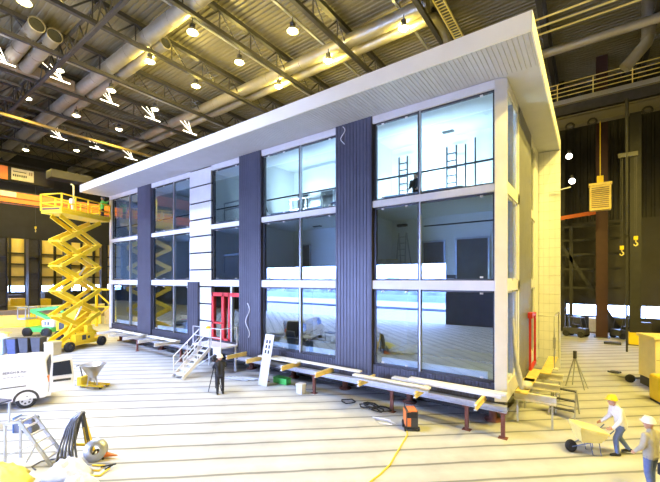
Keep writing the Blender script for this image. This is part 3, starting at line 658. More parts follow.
# ================================================================== PEOPLE
def hand(b, w, d, up, side):
    """palm and five fingers at wrist w pointing along d; up = back of the hand, side = thumb side"""
    w, d, up, side = V(w), V(d).normalized(), V(up).normalized(), V(side).normalized()
    k = w + d*.085
    for o in (-.028, -.009, .01, .028): b.limb([w+d*.015+side*o*.6, k+side*o], [.019, .016], n=8)
    for o, L in ((.030, .068), (.011, .078), (-.009, .072), (-.028, .056)):
        p0 = k+side*o; p1 = p0+d*L*.5-up*L*.12; p2 = p1+d*L*.30-up*L*.35; p3 = p2+d*L*.05-up*L*.32
        b.limb([p0, p1, p2, p3], [.0115, .0105, .0095, .008], n=8)
    t0 = w+d*.025+side*.028; t1 = t0+d*.028+side*.030-up*.01; t2 = t1+d*.034+side*.008-up*.02
    b.limb([t0, t1, t2], [.015, .013, .010], n=8)
def person(name, label, loc, rz, J, top, legs, hat=None, hair=None, vest=None, look=(0,1,0)):
    t = thing(name, label, 'person', loc, rz)
    P = {k: V(v) for k, v in J.items()}
    b = MB(); hd = P['head']; f = V(look).normalized(); r = f.cross(V((0,0,1))).normalized()
    b.ball(hd, .105, (.80, .92, 1.12), n=16); b.ball(hd-V((0,0,.07))+f*.03, .07, (.85, .9, .9))
    b.limb([hd+f*.085+V((0,0,.01)), hd+f*.118-V((0,0,.025))], [.013, .018], n=8)
    b.limb([hd+f*.092-V((0,0,.066))-r*.018, hd+f*.092-V((0,0,.066))+r*.018], [.010, .010], n=8)
    for s in (-1, 1): b.ball(hd+r*s*.085-V((0,0,.01)), .03, (.5, .8, 1.1)); b.ball(hd+f*.085+r*s*.033+V((0,0,.03)), .018)
    b.limb([P['neck'], hd-V((0,0,.06))], [.055, .05])
    tor = [P['hip'], P['waist'], P['chest'], P['neck']]
    sx = V((1,0,0))
    def torso(q, e, k0=0):
        for s in (-1, 1): q.limb([p+sx*s*o for p, o in list(zip(tor, (.075, .065, .09, .03)))[k0:]], [a+e for a in (.105, .10, .105, .05)][k0:])
    torso(b, 0)
    for s, c in ((-1, 'L'), (1, 'R')):
        b.limb([P['sh'+c], P['el'+c], P['wr'+c]], [.062, .046, .030]); b.limb([P['chest']+sx*s*.09, P['sh'+c]], [.09, .062])
        b.limb([P['hp'+c], P['kn'+c], P['an'+c]], [.088, .058, .042])
        fd = V(J.get('fd'+c, (0,1,0))).normalized(); b.limb([P['an'+c]-fd*.05-V((0,0,.04)), P['an'+c]+fd*.15-V((0,0,.055))], [.04, .03])
        d = P['wr'+c]-P['el'+c]; hd_ = V(J.get('hd'+c, d)); up = V((-s,0,0)); si = f if abs(hd_.normalized().dot(f)) < .8 else V((0,0,1))
        hand(b, P['wr'+c], hd_, V((s,0,0)), si)
    b.build('body', skin, t, remesh=.0085, smooth_iter=2)
    # clothes
    b = MB(); torso(b, .018)
    for s, c in ((-1, 'L'), (1, 'R')):
        b.limb([P['chest']+sx*s*.09, P['sh'+c]], [.105, .08]); b.limb([P['sh'+c], P['el'+c], P['wr'+c].lerp(P['el'+c], .06)], [.078, .062, .046])
    b.limb([P['hip']-sx*.08-V((0,0,.06)), P['hip']+sx*.08-V((0,0,.06))], [.125, .125])
    b.build('jacket' if top in (jacketg, blackc) else 'shirt', top, t, remesh=.014, smooth_iter=2)
    b = MB()
    for s, c in ((-1, 'L'), (1, 'R')):
        b.limb([P['hip']+sx*s*.06, P['hpx'+c] if 'hpx'+c in P else P['hp'+c], P['kn'+c], P['an'+c].lerp(P['kn'+c], .04)], [.12, .108, .077, .06])
    b.build('trousers', legs, t, remesh=.014, smooth_iter=2)
    for s, c in ((-1, 'L'), (1, 'R')):
        fd = V(J.get('fd'+c, (0,1,0))).normalized(); a = P['an'+c]; b = MB()
        b.limb([a-fd*.05-V((0,0,.035)), a+fd*.06-V((0,0,.035)), a+fd*.17-V((0,0,.05))], [.052, .05, .04]); b.limb([a, a-fd*.02-V((0,0,.03))], [.055, .055]); b.build('shoe', black, t, remesh=.012)
    for s in (-1, 1):
        b = MB(); b.ball(hd+f*.094+r*s*.033+V((0,0,.03)), .0115, n=8); b.build('eye', dark, t)
    if vest:
        b = MB(); torso(b, .032, 1); b.build('vest', vest, t, remesh=.015)
    if hat:
        b = MB(); c = hd+V((0,0,.045)); b.lathe(c, [(.150,.0),(.152,.02),(.138,.03),(.130,.075),(.10,.125),(.055,.148),(0,.152)], n=20)
        b.ball(c+f*.13+V((0,0,.012)), .075, (1,1,.14)); b.bar(c-f*.09+V((0,0,.13)), c+f*.09+V((0,0,.13)), .03, .04); b.lathe(c, [(.148,0),(.0,.03)], n=20); b.build('hard_hat', hat, t)
    if hair:
        b = MB(); b.ball(hd-f*.012+V((0,0,.022)), .112, (.82,.92,1.05), n=14); b.build('hair', dark, t)
    return t
STAND = dict(head=(0,.02,1.63), neck=(0,0,1.48), chest=(0,0,1.28), waist=(0,0,1.08), hip=(0,0,.94), shL=(-.19,0,1.40), shR=(.19,0,1.40), elL=(-.24,-.02,1.12), elR=(.24,-.02,1.12), wrL=(-.25,.08,.87), wrR=(.25,.08,.87),
    hpL=(-.09,0,.90), hpR=(.09,0,.90), knL=(-.11,.02,.49), knR=(.11,.02,.49), anL=(-.12,0,.085), anR=(.12,0,.085))
J = dict(STAND); J.update(head=(0,.08,1.60), shL=(-.18,.03,1.39), shR=(.18,.03,1.39), elL=(-.27,.16,1.2), elR=(.26,.2,1.2), wrL=(-.14,.36,1.36), wrR=(.16,.38,1.30), hdL=(.3,.7,.3), hdR=(-.2,.8,.1), neck=(0,.03,1.47))
CX, CY = -11.28, -3.15
person('person', 'person in black with a white hard hat filming beside a tripod', (CX, CY, 0), math.radians(62), J, blackc, blackc, helmw)
# camera on its tripod, in front of the person
tp = thing('camera_tripod', 'dark camera tripod in front of the person in black', 'tripod', (CX-.62, CY+.18, 0))
for a in (20, 140, 260):
    b = MB(); c, s = math.cos(math.radians(a)), math.sin(math.radians(a)); b.limb([(c*.33, s*.33, .02), (c*.05, s*.05, 1.15)], [.018, .024], n=8); b.build('leg', blackc, tp)
b = MB(); b.cone((0,0,1.1), (0,0,1.38), .045, .035); b.box((-.05,-.05,1.36), (.05,.05,1.42)); b.bar((0,0,1.38), (.42,-.12,1.25), .02); b.build('head', dark, tp)
vc = thing('video_camera', 'black video camera on the tripod', 'camera', (CX-.62, CY+.18, 1.42), math.radians(62))
b = MB(); b.box((-.075,-.22,0), (.075,.16,.19)); b.build('body', blackc, vc, .015); b = MB(); b.cone((0,.16,.1), (0,.36,.1), .055, .07, n=14); b.build('lens', dark, vc); b = MB(); b.bar((-.0,-.12,.25), (0,.14,.25), .03); b.bar((0,-.12,.18), (0,-.12,.25), .03); b.bar((0,.12,.18), (0,.12,.25), .03); b.build('handle', blackc, vc); b = MB(); b.cone((-.1,-.1,.17), (-.1,-.28,.17), .035, n=10); b.build('viewfinder', blackc, vc)

# person pushing the wheelbarrow
J = dict(STAND); J.update(head=(0,.24,1.58), neck=(0,.14,1.45), chest=(0,.09,1.26), waist=(0,.02,1.07), shL=(-.19,.13,1.37), shR=(.19,.13,1.37), elL=(-.25,.16,1.07), elR=(.25,.16,1.07), wrL=(-.27,.38,.86), wrR=(.27,.38,.86), hdL=(0,.9,-.2), hdR=(0,.9,-.2),
    knL=(-.1,.2,.50), anL=(-.11,.16,.085), knR=(.11,-.02,.48), anR=(.11,-.28,.13))
WX, WY, WR = 3.05, .30, math.radians(118)
person('person', 'person in a white shirt and yellow hard hat pushing a wheelbarrow', (WX, WY, 0), WR, J, shirtw, denim, helmy)
wbw = thing('wheelbarrow', 'pale yellow wheelbarrow pushed by the person in the white shirt', 'wheelbarrow', (WX+math.cos(WR+PI/2)*.86, WY+math.sin(WR+PI/2)*.86, 0), WR); wbw.scale = (.88, .82, .95)
b = MB(); b.prism([(-.33,-.42,.62), (.33,-.42,.62), (.38,.50,.82), (-.38,.50,.82)], (0,0,.04)); 
for s in (-1, 1): b.prism([(s*.33,-.42,.62), (s*.38,.50,.82), (s*.25,.36,.40), (s*.22,-.28,.40)], (-s*.03,0,0))
b.prism([(-.22,-.28,.40), (.22,-.28,.40), (.25,.36,.40), (-.25,.36,.40)], (0,0,.03)); b.prism([(-.38,.5,.82), (.38,.5,.82), (.25,.36,.4), (-.25,.36,.4)], (0,-.03,0)); b.prism([(-.33,-.42,.62), (.33,-.42,.62), (.22,-.28,.40), (-.22,-.28,.40)], (0,.03,0)); b.build('tray', yelpale, wbw)
b = MB()
for s in (-1, 1): b.tube([(s*.27,-.66,.835), (s*.26,-.4,.60), (s*.2,.1,.38), (s*.09,.62,.2)], .018, 8)
b.build('handles', denim, wbw)
b = MB()
for s in (-1, 1): b.tube([(s*.22,-.2,.4), (s*.24,-.26,.02), (s*.22,0,.02), (s*.2,.08,.37)], .015, 8)
b.build('legs', denim, wbw)
b = MB(); b.lathe((-.04,.62,.19), [(.12,0), (.19,0), (.19,.08), (.12,.08)], (1,0,0), 20); b.cone((-.06,.62,.19), (.06,.62,.19), .12, n=16); b.build('wheel', black, wbw)
sk = tag(bx('insulation_slab', (-.36,-.38,0), (.36,.42,.07), yelpale, None, .015), 'pale slab lying on the wheelbarrow tray', 'slab')
sk.location = wbw.location + V((0,0,.72)); sk.rotation_euler = (math.radians(12), 0, WR)
# person at the right edge, seen from behind
J = dict(STAND); J.update(elL=(-.29,.0,1.14), wrL=(-.27,.17,.95), elR=(.3,.02,1.14), wrR=(.2,.2,.95), head=(0,.05,1.63), knR=(.12,.06,.49), anR=(.12,.04,.085), anL=(-.12,-.1,.085), knL=(-.11,-.0,.48))
person('person', 'person in beige jacket, jeans and white hard hat at the right edge', (3.52, -1.63, 0), math.radians(52), J, jacketg, denim, helmw)
bag = thing('tool_bag', 'small black bag hanging at the hip of the person in the beige jacket', 'bag', (3.72, -1.75, .8), math.radians(52)); bx('pouch', (-.1,-.06,-.28), (.12,.06,0), blackc, bag, .02); b = MB(); b.tube([(-.06,0,0), (-.05,0,.1), (.07,0,.1), (.08,0,0)], .012, 6); b.build('strap', blackc, bag)
# kneeling person in the top corner room
J = dict(STAND); J.update(head=(0,.1,1.14), neck=(0,.08,1.0), chest=(0,.06,.82), waist=(0,.02,.64), hip=(0,0,.5), shL=(-.19,.08,.92), shR=(.19,.08,.92), elL=(-.24,.12,.68), elR=(.24,.12,.68), wrL=(-.2,.32,.55), wrR=(.2,.32,.55),
    hpL=(-.09,0,.47), hpR=(.09,0,.47), knL=(-.12,.18,.09), knR=(.12,.18,.09), anL=(-.12,-.24,.085), anR=(.12,-.24,.085), fdL=(0,-.3,-1), fdR=(0,-.3,-1))
person('person', 'dark haired person kneeling at the window of the bright top corner room', (-3.75, 1.3, 8.5), math.radians(180), J, blackc, denim, None, True)

# ================================================================== SCISSOR LIFT
SL = (-29.3, -2.7); SA = math.radians(25.5)
lift = thing('scissor_lift', 'tall yellow scissor lift raised to the left end of the white roof', 'lift', (SL[0], SL[1], 0), SA)
bx('chassis', (-.85,-1.7,.34), (.85,1.7,.62), yellow, lift, .03)
b = MB(); b.box((.45,-.95,.60), (.95,.75,1.15)); b.build('engine_cover', yellow, lift, .04); b = MB(); b.box((.951,-.4,.7), (.965,-.05,1.05)); b.box((.951,.1,.75), (.965,.3,.95)); b.build('warning_labels', dark, lift)
bx('ladder_box', (.6,.1,1.15), (.9,.6,1.7), yellow, lift, .03)
for sx_ in (-1, 1):
    for sy in (-1.42, 1.42):
        b = MB(); b.lathe((sx_*.80, sy, .36), [(.17,.0),(.36,.0),(.36,.24),(.17,.24)], (sx_,0,0), 22); w_ = b.build('wheel', black, lift)
        b = MB(); b.cone((sx_*.86, sy, .36), (sx_*1.03, sy, .36), .18, .15, n=18); b.build('hub', dark, w_)
NS = 5; zb, zt = .80, 9.75; ph = (zt-zb)/NS; ya, yb_ = -1.65, 1.75
for k in range(NS):
    z0, z1 = zb+k*ph, zb+(k+1)*ph
    for s, x in ((1, .50), (-1, -.50)):
        b = MB(); b.bar((x, ya, z0), (x, yb_, z1), .10, .30); b.build('scissor_arm', yellow, lift, .012)
        b = MB(); b.bar((x-s*.11, yb_, z0), (x-s*.11, ya, z1), .10, .30); b.build('scissor_arm', yellow, lift, .012)
    b = MB()
    for y, z in ((ya, z0), (yb_, z0), ((ya+yb_)/2, (z0+z1)/2)): b.cone((-.6, y, z), (.6, y, z), .065, n=10)
    b.build('cross_pins', yellow, lift)
for k, (p, q_) in enumerate((((0,-.9,.9), (0,.5,3.1)), ((0,-.4,4.6), (0,.8,6.2)))):
    b = MB(); p, q_ = V(p), V(q_); m_ = p.lerp(q_, .55); b.cone(p, m_, .11, n=12, mi=0); b.cone(m_, q_, .06, n=10, mi=1); b.build('hydraulic_ram', [yellow, silver], lift)
PZ = 9.88; x0, x1, y0, y1 = -.85, .9, -2.0, 2.3
bx('platform', (x0, y0, PZ), (x1, y1, PZ+.2), yellow, lift, .02)
b = MB()
for z in (PZ+.75, PZ+1.35):
    b.bar((x0,y0,z), (x1,y0,z), .07); b.bar((x0,y1,z), (x1,y1,z), .07); b.bar((x0,y0,z), (x0,y1,z), .07); b.bar((x1,y0,z), (x1,y1,z), .07)
b.box((x0-.02,y0-.02,PZ+.2), (x1+.02,y0+.02,PZ+.42)); b.box((x1-.02,y0,PZ+.2), (x1+.02,y1,PZ+.38)); b.build('guard_rails', yellow, lift)
for y in (y0, -.9, .2, 1.25, y1):
    for x in (x0, x1): bx('rail_post', (x-.04, y-.04, PZ+.2), (x+.04, y+.04, PZ+1.38), yellow, lift)
b = MB(); b.box((x1-.35,-1.1,PZ+.85), (x1-.12,-.8,PZ+1.2)); b.box((x1-.3,-1.0,PZ+.2), (x1-.18,-.9,PZ+.85)); b.build('control_box', white, lift, .02)
b = MB(); b.box((x0+.15,y0+.02,PZ+.24), (x1-.15,y0-.03,PZ+.37)); b.build('platform_sign', rust, lift)
b = MB(); b.tube([(.3,-.5,PZ+.2), (.3,-.5,PZ+2.3), (.1,-.5,PZ+2.42)], .05, 8); b.build('crane_arm', yelpale, lift)
J = dict(STAND); J.update(elL=(-.26,.2,1.3), wrL=(-.2,.38,1.5), elR=(.26,.2,1.3), wrR=(.2,.38,1.5))
lx, ly = .5, 1.95
person('person', 'person in a green vest and dark helmet working on the scissor lift platform', (SL[0]+lx*math.cos(SA)-ly*math.sin(SA), SL[1]+lx*math.sin(SA)+ly*math.cos(SA), PZ+.2), SA-.5, J, hiviz, blackc, helmd)

# ================================================================== WHITE VAN, rear toward the building
VA = math.radians(70)
van = thing('van', 'white panel van with its rear doors open at the left edge', 'van', (-16.97, -8.57, 0), VA)   # local +x = rear, origin under the rear axle
prof = [(.70,.42), (.72,.9), (.69,1.15), (.62,1.80), (.50,1.93), (.3,1.97), (-2.5,1.97), (-2.85,1.90), (-3.45,1.22), (-4.1,1.02), (-4.22,.85), (-4.22,.38), (-3.8,.30), (.6,.33)]
b = MB(); W = .95
left = [(x, W-(.16*max(0, z-1.05)/.9 if z > 1.05 else 0), z) for x, z in prof]; right = [(x, -y, z) for x, y, z in left]
n = len(prof); b._add(left+right, [tuple(range(n)), tuple(range(n, 2*n))[::-1]] + [(i, n+i, n+(i+1) % n, (i+1) % n) for i in range(n)])
vb = b.build('body', vanw, van, .05)
b = MB()                                   # dark cargo opening on the rear
b.prism([(.742, -.82, .52), (.742, .82, .52), (.655, .72, 1.82), (.655, -.72, 1.82)], (.008, 0, 0)); b.build('cargo_opening', dark, van)
for s in (-1, 1):
    for x in (0, -3.1):
        b = MB(); b.lathe((x, s*.70, .335), [(.2,.0),(.31,.0),(.335,.03),(.335,.21),(.31,.24),(.21,.245)], (0,s,0), 28); wh = b.build('wheel', black, van)
        b = MB(); b.cone((x, s*.92, .335), (x, s*.945, .335), .215, .21, n=24); b.build('rim', silver, wh)
        b = MB()
        for k in range(6): a = k*PI/3+.3; b.cone((x+.13*math.cos(a), s*.94, .335+.13*math.sin(a)), (x+.13*math.cos(a), s*.949, .335+.13*math.sin(a)), .038, n=10)
        b.build('rim_holes', dark, wh)
        b = MB(); pts = [(x+.42*math.cos(PI*k/12), s*.951, .335+.42*math.sin(PI*k/12)) for k in range(13)] + [(x+.335*math.cos(PI*k/12), s*.951, .335+.335*math.sin(PI*k/12)) for k in range(12, -1, -1)]
        b.prism(pts, (0, -s*.03, 0)); b.build('wheel_arch', dark, van)
for s in (-1, 1):                          # rear doors swung open, hinged on the rear corners
    dm = MB(); dm.M = Matrix.Translation((.74, s*(.90 if s < 0 else 1.03), 0)) @ Matrix.Rotation(math.radians(-88 if s < 0 else 264), 4, 'Z')
    e = -s
    dm.prism([(0, 0, .52), (0, e*.84, .52), (-.02, e*.84, 1.15), (-.10, e*.76, 1.88), (-.10, e*.06, 1.82), (-.02, 0, 1.15)], (.05, 0, 0)); dv = dm.build('rear_door', vanw, van, .012)
    dm2 = MB(); dm2.M = dm.M; dm2.prism([(.035, e*.10, 1.18), (.035, e*.76, 1.18), (-.035, e*.69, 1.76), (-.035, e*.12, 1.72)], (.03, 0, 0)); dm2.build('door_window', vanglass, dv)
    dm3 = MB(); dm3.M = dm.M; dm3.box((.05, min(e*.12, e*.72), .93), (.066, max(e*.12, e*.72), 1.02)); dm3.build('plate_recess', dark, dv)
    b = MB(); b.box((.60, s*.87-.05, .95), (.745, s*.87+.085, 1.22)); b.build('tail_light', machorange, van, .02)
b = MB(); b.box((.6,-.93,.36), (.80,.93,.54)); b.build('bumper', vanw, van, .04)
b = MB(); b.prism([(-2.88, -.79, 1.85), (-2.88, .79, 1.85), (-3.42, .90, 1.27), (-3.42, -.90, 1.27)], (-.03, 0, .03)); b.build('windscreen', vanglass, van)
for s in (-1, 1):
    b = MB(); b.prism([(-2.15, s*.918, 1.27), (-3.2, s*.918, 1.27), (-2.75, s*.833, 1.80), (-2.15, s*.833, 1.80)], (0, s*.012, 0)); b.build('side_window', vanglass, van)
    b = MB(); b.box((-4.18, s*.62-.18, .82), (-4.25, s*.62+.18, 1.0)); b.build('headlight', silver, van, .02)
    b = MB(); b.box((-1.85, s*.955-.004, .9), (-.0, s*.955+.006, .93)); b.build('side_rail', dark, van)
def words(txt, size, m, parent, loc, rot, name='lettering'):
    cu = bpy.data.curves.new(name, 'FONT'); cu.body = txt; cu.size = size; cu.extrude = .002
    o = bpy.data.objects.new('tmp', cu); COL.objects.link(o); dg = bpy.context.evaluated_depsgraph_get()
    me = bpy.data.meshes.new_from_object(o.evaluated_get(dg)); bpy.data.objects.remove(o); me.materials.clear(); me.materials.append(m)
    q_ = bpy.data.objects.new(name, me); COL.objects.link(q_); q_.parent = parent; q_.location = loc; q_.rotation_euler = rot; return q_
rx = PI/2-math.radians(10.3)
words('E', .11, paleink, van, (-.92, -.905, 1.42), (rx, 0, 0)); words('BERGH & Aas', .125, vanink, van, (-.72, -.895, 1.45), (rx, 0, 0))
b = MB()
for k in range(6): b.box((-.7+k*.11, -.922, 1.30), (-.62+k*.11, -.905, 1.325))
b.build('lettering', paleink, van)

# ================================================================== WORK RAIL ALONG THE FRONT
def stand(label, x, y=-.55, h=.86, g='rust brown stands under the long steel rail'):
    t = thing('trestle_stand', label, 'stand', (x, y, 0), 0, g)
    bx('post', (-.06,-.05,.02), (.06,.05,h-.03), rust, t); bx('foot_plate', (-.14,-.12,0), (.14,.12,.02), rust, t); bx('head_plate', (-.12,-.14,h-.03), (.12,.14,h), rust, t)
for x, lab in ((-24.3, 'leftmost rusty stand under the pale slats'), (-18.7, 'rusty stand under the slats left of the white stair'), (-11.0, 'rusty stand hidden behind the leaning white board'), (-7.9, 'rusty stand under the fourth yellow beam from the stair'),
        (-4.0, 'rusty stand just left of the orange machine'), (-1.15, 'rusty stand under the yellow beam nearest the building corner'), (.0, 'slim rusty stand right under the building corner')): stand(lab, x)
def rail_beam(label, x0, x1, y, z, m=alu, h=.16):
    t = thing('steel_rail', label, 'beam', ((x0+x1)/2, y, z)); L = (x1-x0)/2
    bx('web', (-L,-.02,0), (L,.02,h), m, t); b = MB(); b.box((-L,-.12,h), (L,.12,h+.02)); b.build('top_flange', m, t); b = MB(); b.box((-L,-.12,-.02), (L,.12,0)); b.build('bottom_flange', m, t)
rail_beam('long pale steel rail on stands along the right half of the front', -13.2, .12, -.55, .88)
rail_beam('long pale steel rail on stands along the left half of the front', -27.5, -17.6, -.55, .88)
def ibeam(label, x, y0, y1, m=timber, z=1.085, g='yellow formwork beams poking out over the front rail'):
    t = thing('formwork_beam', label, 'beam', (x, (y0+y1)/2, z), 0, g); L = (y1-y0)/2
    bx('web', (-.016,-L,.045), (.016,L,.155), m, t); bx('top_chord', (-.045,-L,.155), (.045,L,.20), m, t, .005); bx('bottom_chord', (-.045,-L,0), (.045,L,.045), m, t, .005)
    b = MB(); b.box((-.046,-L-.008,.156), (.046,-L,.199)); b.box((-.046,-L-.008,.001), (.046,-L,.044)); b.build('end_caps', white, t)
o_ = ['first from the white stair', 'second from the stair, at the leaning white board', 'third from the stair', 'fourth from the stair', 'fifth from the stair, under the widest dark column', 'sixth from the stair, above the orange machine', 'nearest the building corner']
for x, l in zip((-12.8, -11.3, -8.95, -7.0, -4.9, -2.6, -.6), o_): ibeam('yellow timber formwork beam, ' + l, x, -1.62, -.3)
for x, l in zip((-27.4, -25.4, -23.3, -21.2, -19.2), ('leftmost pale slat beam beside the yellow scissor lift', 'second pale slat beam right of the scissor lift', 'third pale slat beam right of the scissor lift', 'fourth pale slat beam right of the scissor lift', 'pale slat beam nearest the white stair')):
    ibeam(l, x, -2.0, -.3, plank, g='pale slat beams poking out over the front rail')
def board(label, x0, x1, y, z, m=plank, w=.22, h=.07, name='plank'):
    return tag(bx(name, (x0, y-w/2, z), (x1, y+w/2, z+h), m, None, .006), label, 'plank')
Z1 = 1.287
board('long pale plank across the beams left of the widest dark column', -10.6, -5.5, -.42, Z1)
board('pale plank lying across two beams under the widest dark column', -5.5, -2.3, -.98, Z1)
board('lower of the two long white planks under the corner window', -4.0, -.05, -.45, Z1, white, .3, .08)
board('upper of the two long white planks under the corner window', -3.3, .1, -.42, Z1+.081, white, .26, .08)
board('short white plank below the long planks, ending right of the orange machine', -5.2, -2.2, -1.35, Z1, alu, .16, .05)
board('short pale plank across the beams beside the leaning board', -11.3, -8.7, -.75, Z1)
board('pale plank over the slat beams at the left end of the building', -27.8, -23.0, -.8, Z1, plank, .3)
board('pale plank over the slat beams left of the white stair', -22.2, -18.7, -.8, Z1, plank, .3)
# leaning white board with holes
lb = thing('perforated_board', 'tall white board with six dark square holes leaning on the front', 'board', (-10.68, -1.13, 0))
b = MB(); b.M = Matrix.Rotation(math.radians(-12), 4, 'X')
b.box((-.30,-.02,.0), (.30,.02,2.5)); b.build('sheet', white, lb, .01)
b = MB(); b.M = Matrix.Rotation(math.radians(-12), 4, 'X')
for i in range(2):
    for j in range(3): b.box((-.17+i*.2,-.024,1.55+j*.25), (-.05+i*.2,-.0195,1.72+j*.25))
b.build('holes', dark, lb)
# white access stair and landing
stv = thing('access_stair', 'white steel stair with handrails up to the red door', 'stair', (-15.15, -.9, 0))
bx('landing', (-1.25,-.35,1.42), (1.35,.85,1.5), white, stv, .01)
for k in range(6): bx('tread', (-.42,-1.95+k*.27,.2+k*.2), (.42,-1.68+k*.27,.24+k*.2), white, stv)
b = MB()
for x in (-.45, .45): b.bar((x,-2.02,.05), (x,-.35,1.42), .05, .18)
b.build('stringers', white, stv)
b = MB()
for x in (-.47, .47):
    b.tube([(x,-1.95,.1), (x,-1.95,1.12), (x,-.4,2.4), (x,-.4,1.5)], .03, 8); b.tube([(x,-1.95,.62), (x,-.4,1.92)], .024, 8); b.tube([(x,-1.15,.9), (x,-1.15,1.76)], .024, 8)
for x0, x1, y in ((-1.22, -.47, -.3), (.47, 1.32, -.3)):
    b.tube([(x0,y,1.5), (x0,y,2.5), (x1,y,2.5), (x1,y,1.5)], .03, 8); b.tube([(x0,y,2.0), (x1,y,2.0)], .024, 8)
b.tube([(1.32,-.3,2.5), (1.32,.8,2.5), (1.32,.8,1.5)], .03, 8); b.build('handrails', white, stv)
b = MB()
for x in (-1.15, 1.25):
    for y in (-.25, .75): b.bar((x,y,0), (x,y,1.42), .07)
b.bar((-1.15,-.25,.1), (1.25,-.25,1.35), .04); b.build('landing_legs', white, stv)
b = MB(); b.box((.75,-.38,1.1), (1.4,-.34,1.52)); b.build('toe_board', white, stv)
hh = thing('hard_hat', 'yellow hard hat hung on the railing before the red door', 'helmet', (-14.9, -1.22, 2.47)); b = MB(); b.lathe((0,0,0), [(.15,0),(.15,.02),(.138,.03),(.13,.08),(.10,.125),(.05,.15),(0,.153)], n=18); b.build('shell', helmy, hh); b = MB(); b.ball((0,-.12,.012), .075, (1,1,.15)); b.build('peak', helmy, hh)
# pile of white tubes on the floor right of the stair
for i in range(5):
    b = MB(); y = -1.35+i*.13; b.tube([(-13.3+i*.15, y, .045), (-11.9+i*.1, y+.25-(i % 2)*.12, .045)], .04, 8)
    tag(b.build('scaffold_tube', alu), ['front one', 'second from the front', 'middle one', 'second from the back', 'rearmost'][i]+' of the loose white tubes on the floor beside the stair', 'tube', 'loose white tubes beside the stair')
# dark oddments under the building
def crate(label, x, y, sx_, sy_, h, m, rz=0, name='crate', cat='box'):
    t = thing(name, label, cat, (x, y, 0), rz); bx('body', (-sx_/2,-sy_/2,0), (sx_/2,sy_/2,h*.85), m, t, .015); bx('lid', (-sx_/2-.015,-sy_/2-.015,h*.85), (sx_/2+.015,sy_/2+.015,h), m, t, .01); return t
crate('bright green low case on the floor under the building', -10.2, -.25, .9, .35, .3, green)
crate('small white box on the floor at the fourth yellow beam', -8.4, -.9, .35, .3, .45, white)
b = MB(); random.seed(3)
for i in range(6):
    c = V((-6.4+random.random()*2.2, -.6-random.random()*.3, .05)); b.tube([c+V((.35*math.cos(a*.8)*(.6+.4*random.random()), .25*math.sin(a*.8), .02+.05*random.random())) for a in range(9)], .03, 6)
tag(b.build('cable_heap', black), 'tangled black cables on the floor under the widest dark column', 'cables', None, 'stuff')
# orange welding machine and its yellow hose
wm = thing('welding_machine', 'small orange machine on black wheels before the corner window', 'machine', (-2.75, -1.62, 0), math.radians(35)); wm.scale = (.85, .85, .85)
bx('cabinet', (-.24,-.30,.16), (.24,.30,.82), dark, wm, .03); b = MB(); b.box((-.262,-.28,.2), (-.235,.28,.80)); b.box((-.2,-.31,.2),(-.05,-.295,.8)); b.build('side_panel', machorange, wm, .01); bx('front_panel', (-.2,-.315,.55), (.2,-.298,.78), blackc, wm)
b = MB(); b.box((-.15,-.3,.79), (.2,.3,.84)); b.build('top_cover', machorange, wm, .01)
b = MB(); b.tube([(-.2,.28,.8), (-.2,.36,.98), (.2,.36,.98), (.2,.28,.8)], .02, 8); b.build('handle', black, wm)
for x in (-.27, .27):
    b = MB(); b.lathe((x,.2,.15), [(.06,-.04),(.15,-.04),(.15,.04),(.06,.04)], (1,0,0), 18); b.cone((x-.03,.2,.15),(x+.03,.2,.15),.07,n=12); b.build('wheel', black, wm)
    b = MB(); b.lathe((x,-.24,.09), [(.03,-.03),(.09,-.03),(.09,.03),(.03,.03)], (1,0,0), 14); b.build('caster', black, wm)
bx('base_frame', (-.25,-.3,.1), (.25,.3,.16), black, wm)
hp_ = [(-2.75,-1.95,.02), (-2.62,-2.2,.02), (-2.55,-2.56,.02), (-2.45,-3.1,.02), (-2.35,-3.65,.02), (-2.22,-4.3,.02), (-2.21,-4.89,.02), (-2.26,-5.5,.02), (-2.4,-6.4,.02)]
b = MB(); b.tube(hp_, .022, 8); tag(b.build('air_hose', hosey), 'yellow hose running from the orange machine across the floor', 'hose')
b = MB(); b.tube([(-3.35,-1.6,.03), (-3.7,-1.5,.03), (-4.1,-1.7,.03), (-3.8,-1.9,.03), (-3.4,-1.75,.03), (-3.6,-1.5,.07), (-4.3,-1.55,.03)], .022, 6); tag(b.build('white_cable', white), 'white cable coiled on the floor left of the orange machine', 'cable')

# ================================================================== RIGHT SIDE OF THE BUILDING
def outrigger(label, y, L=1.35, z=.83, m=plank):
    t = thing('outrigger_beam', label, 'beam', (.02, y, z), 0, 'outrigger beams on the side front'); bx('web', (.03,-.02,.05), (L,.02,.25), m, t); bx('top_chord', (.03,-.06,.25), (L,.06,.30), m, t, .005); bx('bottom_chord', (.03,-.06,0), (L,.06,.05), m, t, .005)
    s = MB(); s.bar((L-.12,0,-z), (L-.12,0,0), .06); s.bar((.15,0,-z), (.15,0,0), .06); s.build('legs', alu, t)
outrigger('pale outrigger beam nearest the building corner, on thin legs', 1.2); outrigger('middle pale outrigger beam on the side front', 2.95); outrigger('rear pale outrigger beam below the red frame', 4.8)
for y0, y1, x, lab, m in ((.9, 3.2, .32, 'pale plank bridging the two nearer outrigger beams', timber), (2.7, 5.1, .35, 'yellowish plank bridging the middle and rear outrigger beams', timber), (4.5, 8.6, .75, 'long yellow plank from the rear outrigger toward the white end wall', timber)):
    tag(bx('plank', (x-.2, y0, 1.132), (x+.2, y1, 1.18), m, None, .006), lab, 'plank')
sk_ = thing('paper_sack', 'crumpled white sack on the plank by the building corner', 'sack', (.4, 1.55, 1.18)); b = MB(); b.ball((0,0,.14), .24, (.9,1.2,.58), 12); b.build('bag', bagw, sk_); b = MB(); b.ball((.05,.25,.17), .09, (1,1.1,.6), 10); b.build('neck', bagw, sk_)
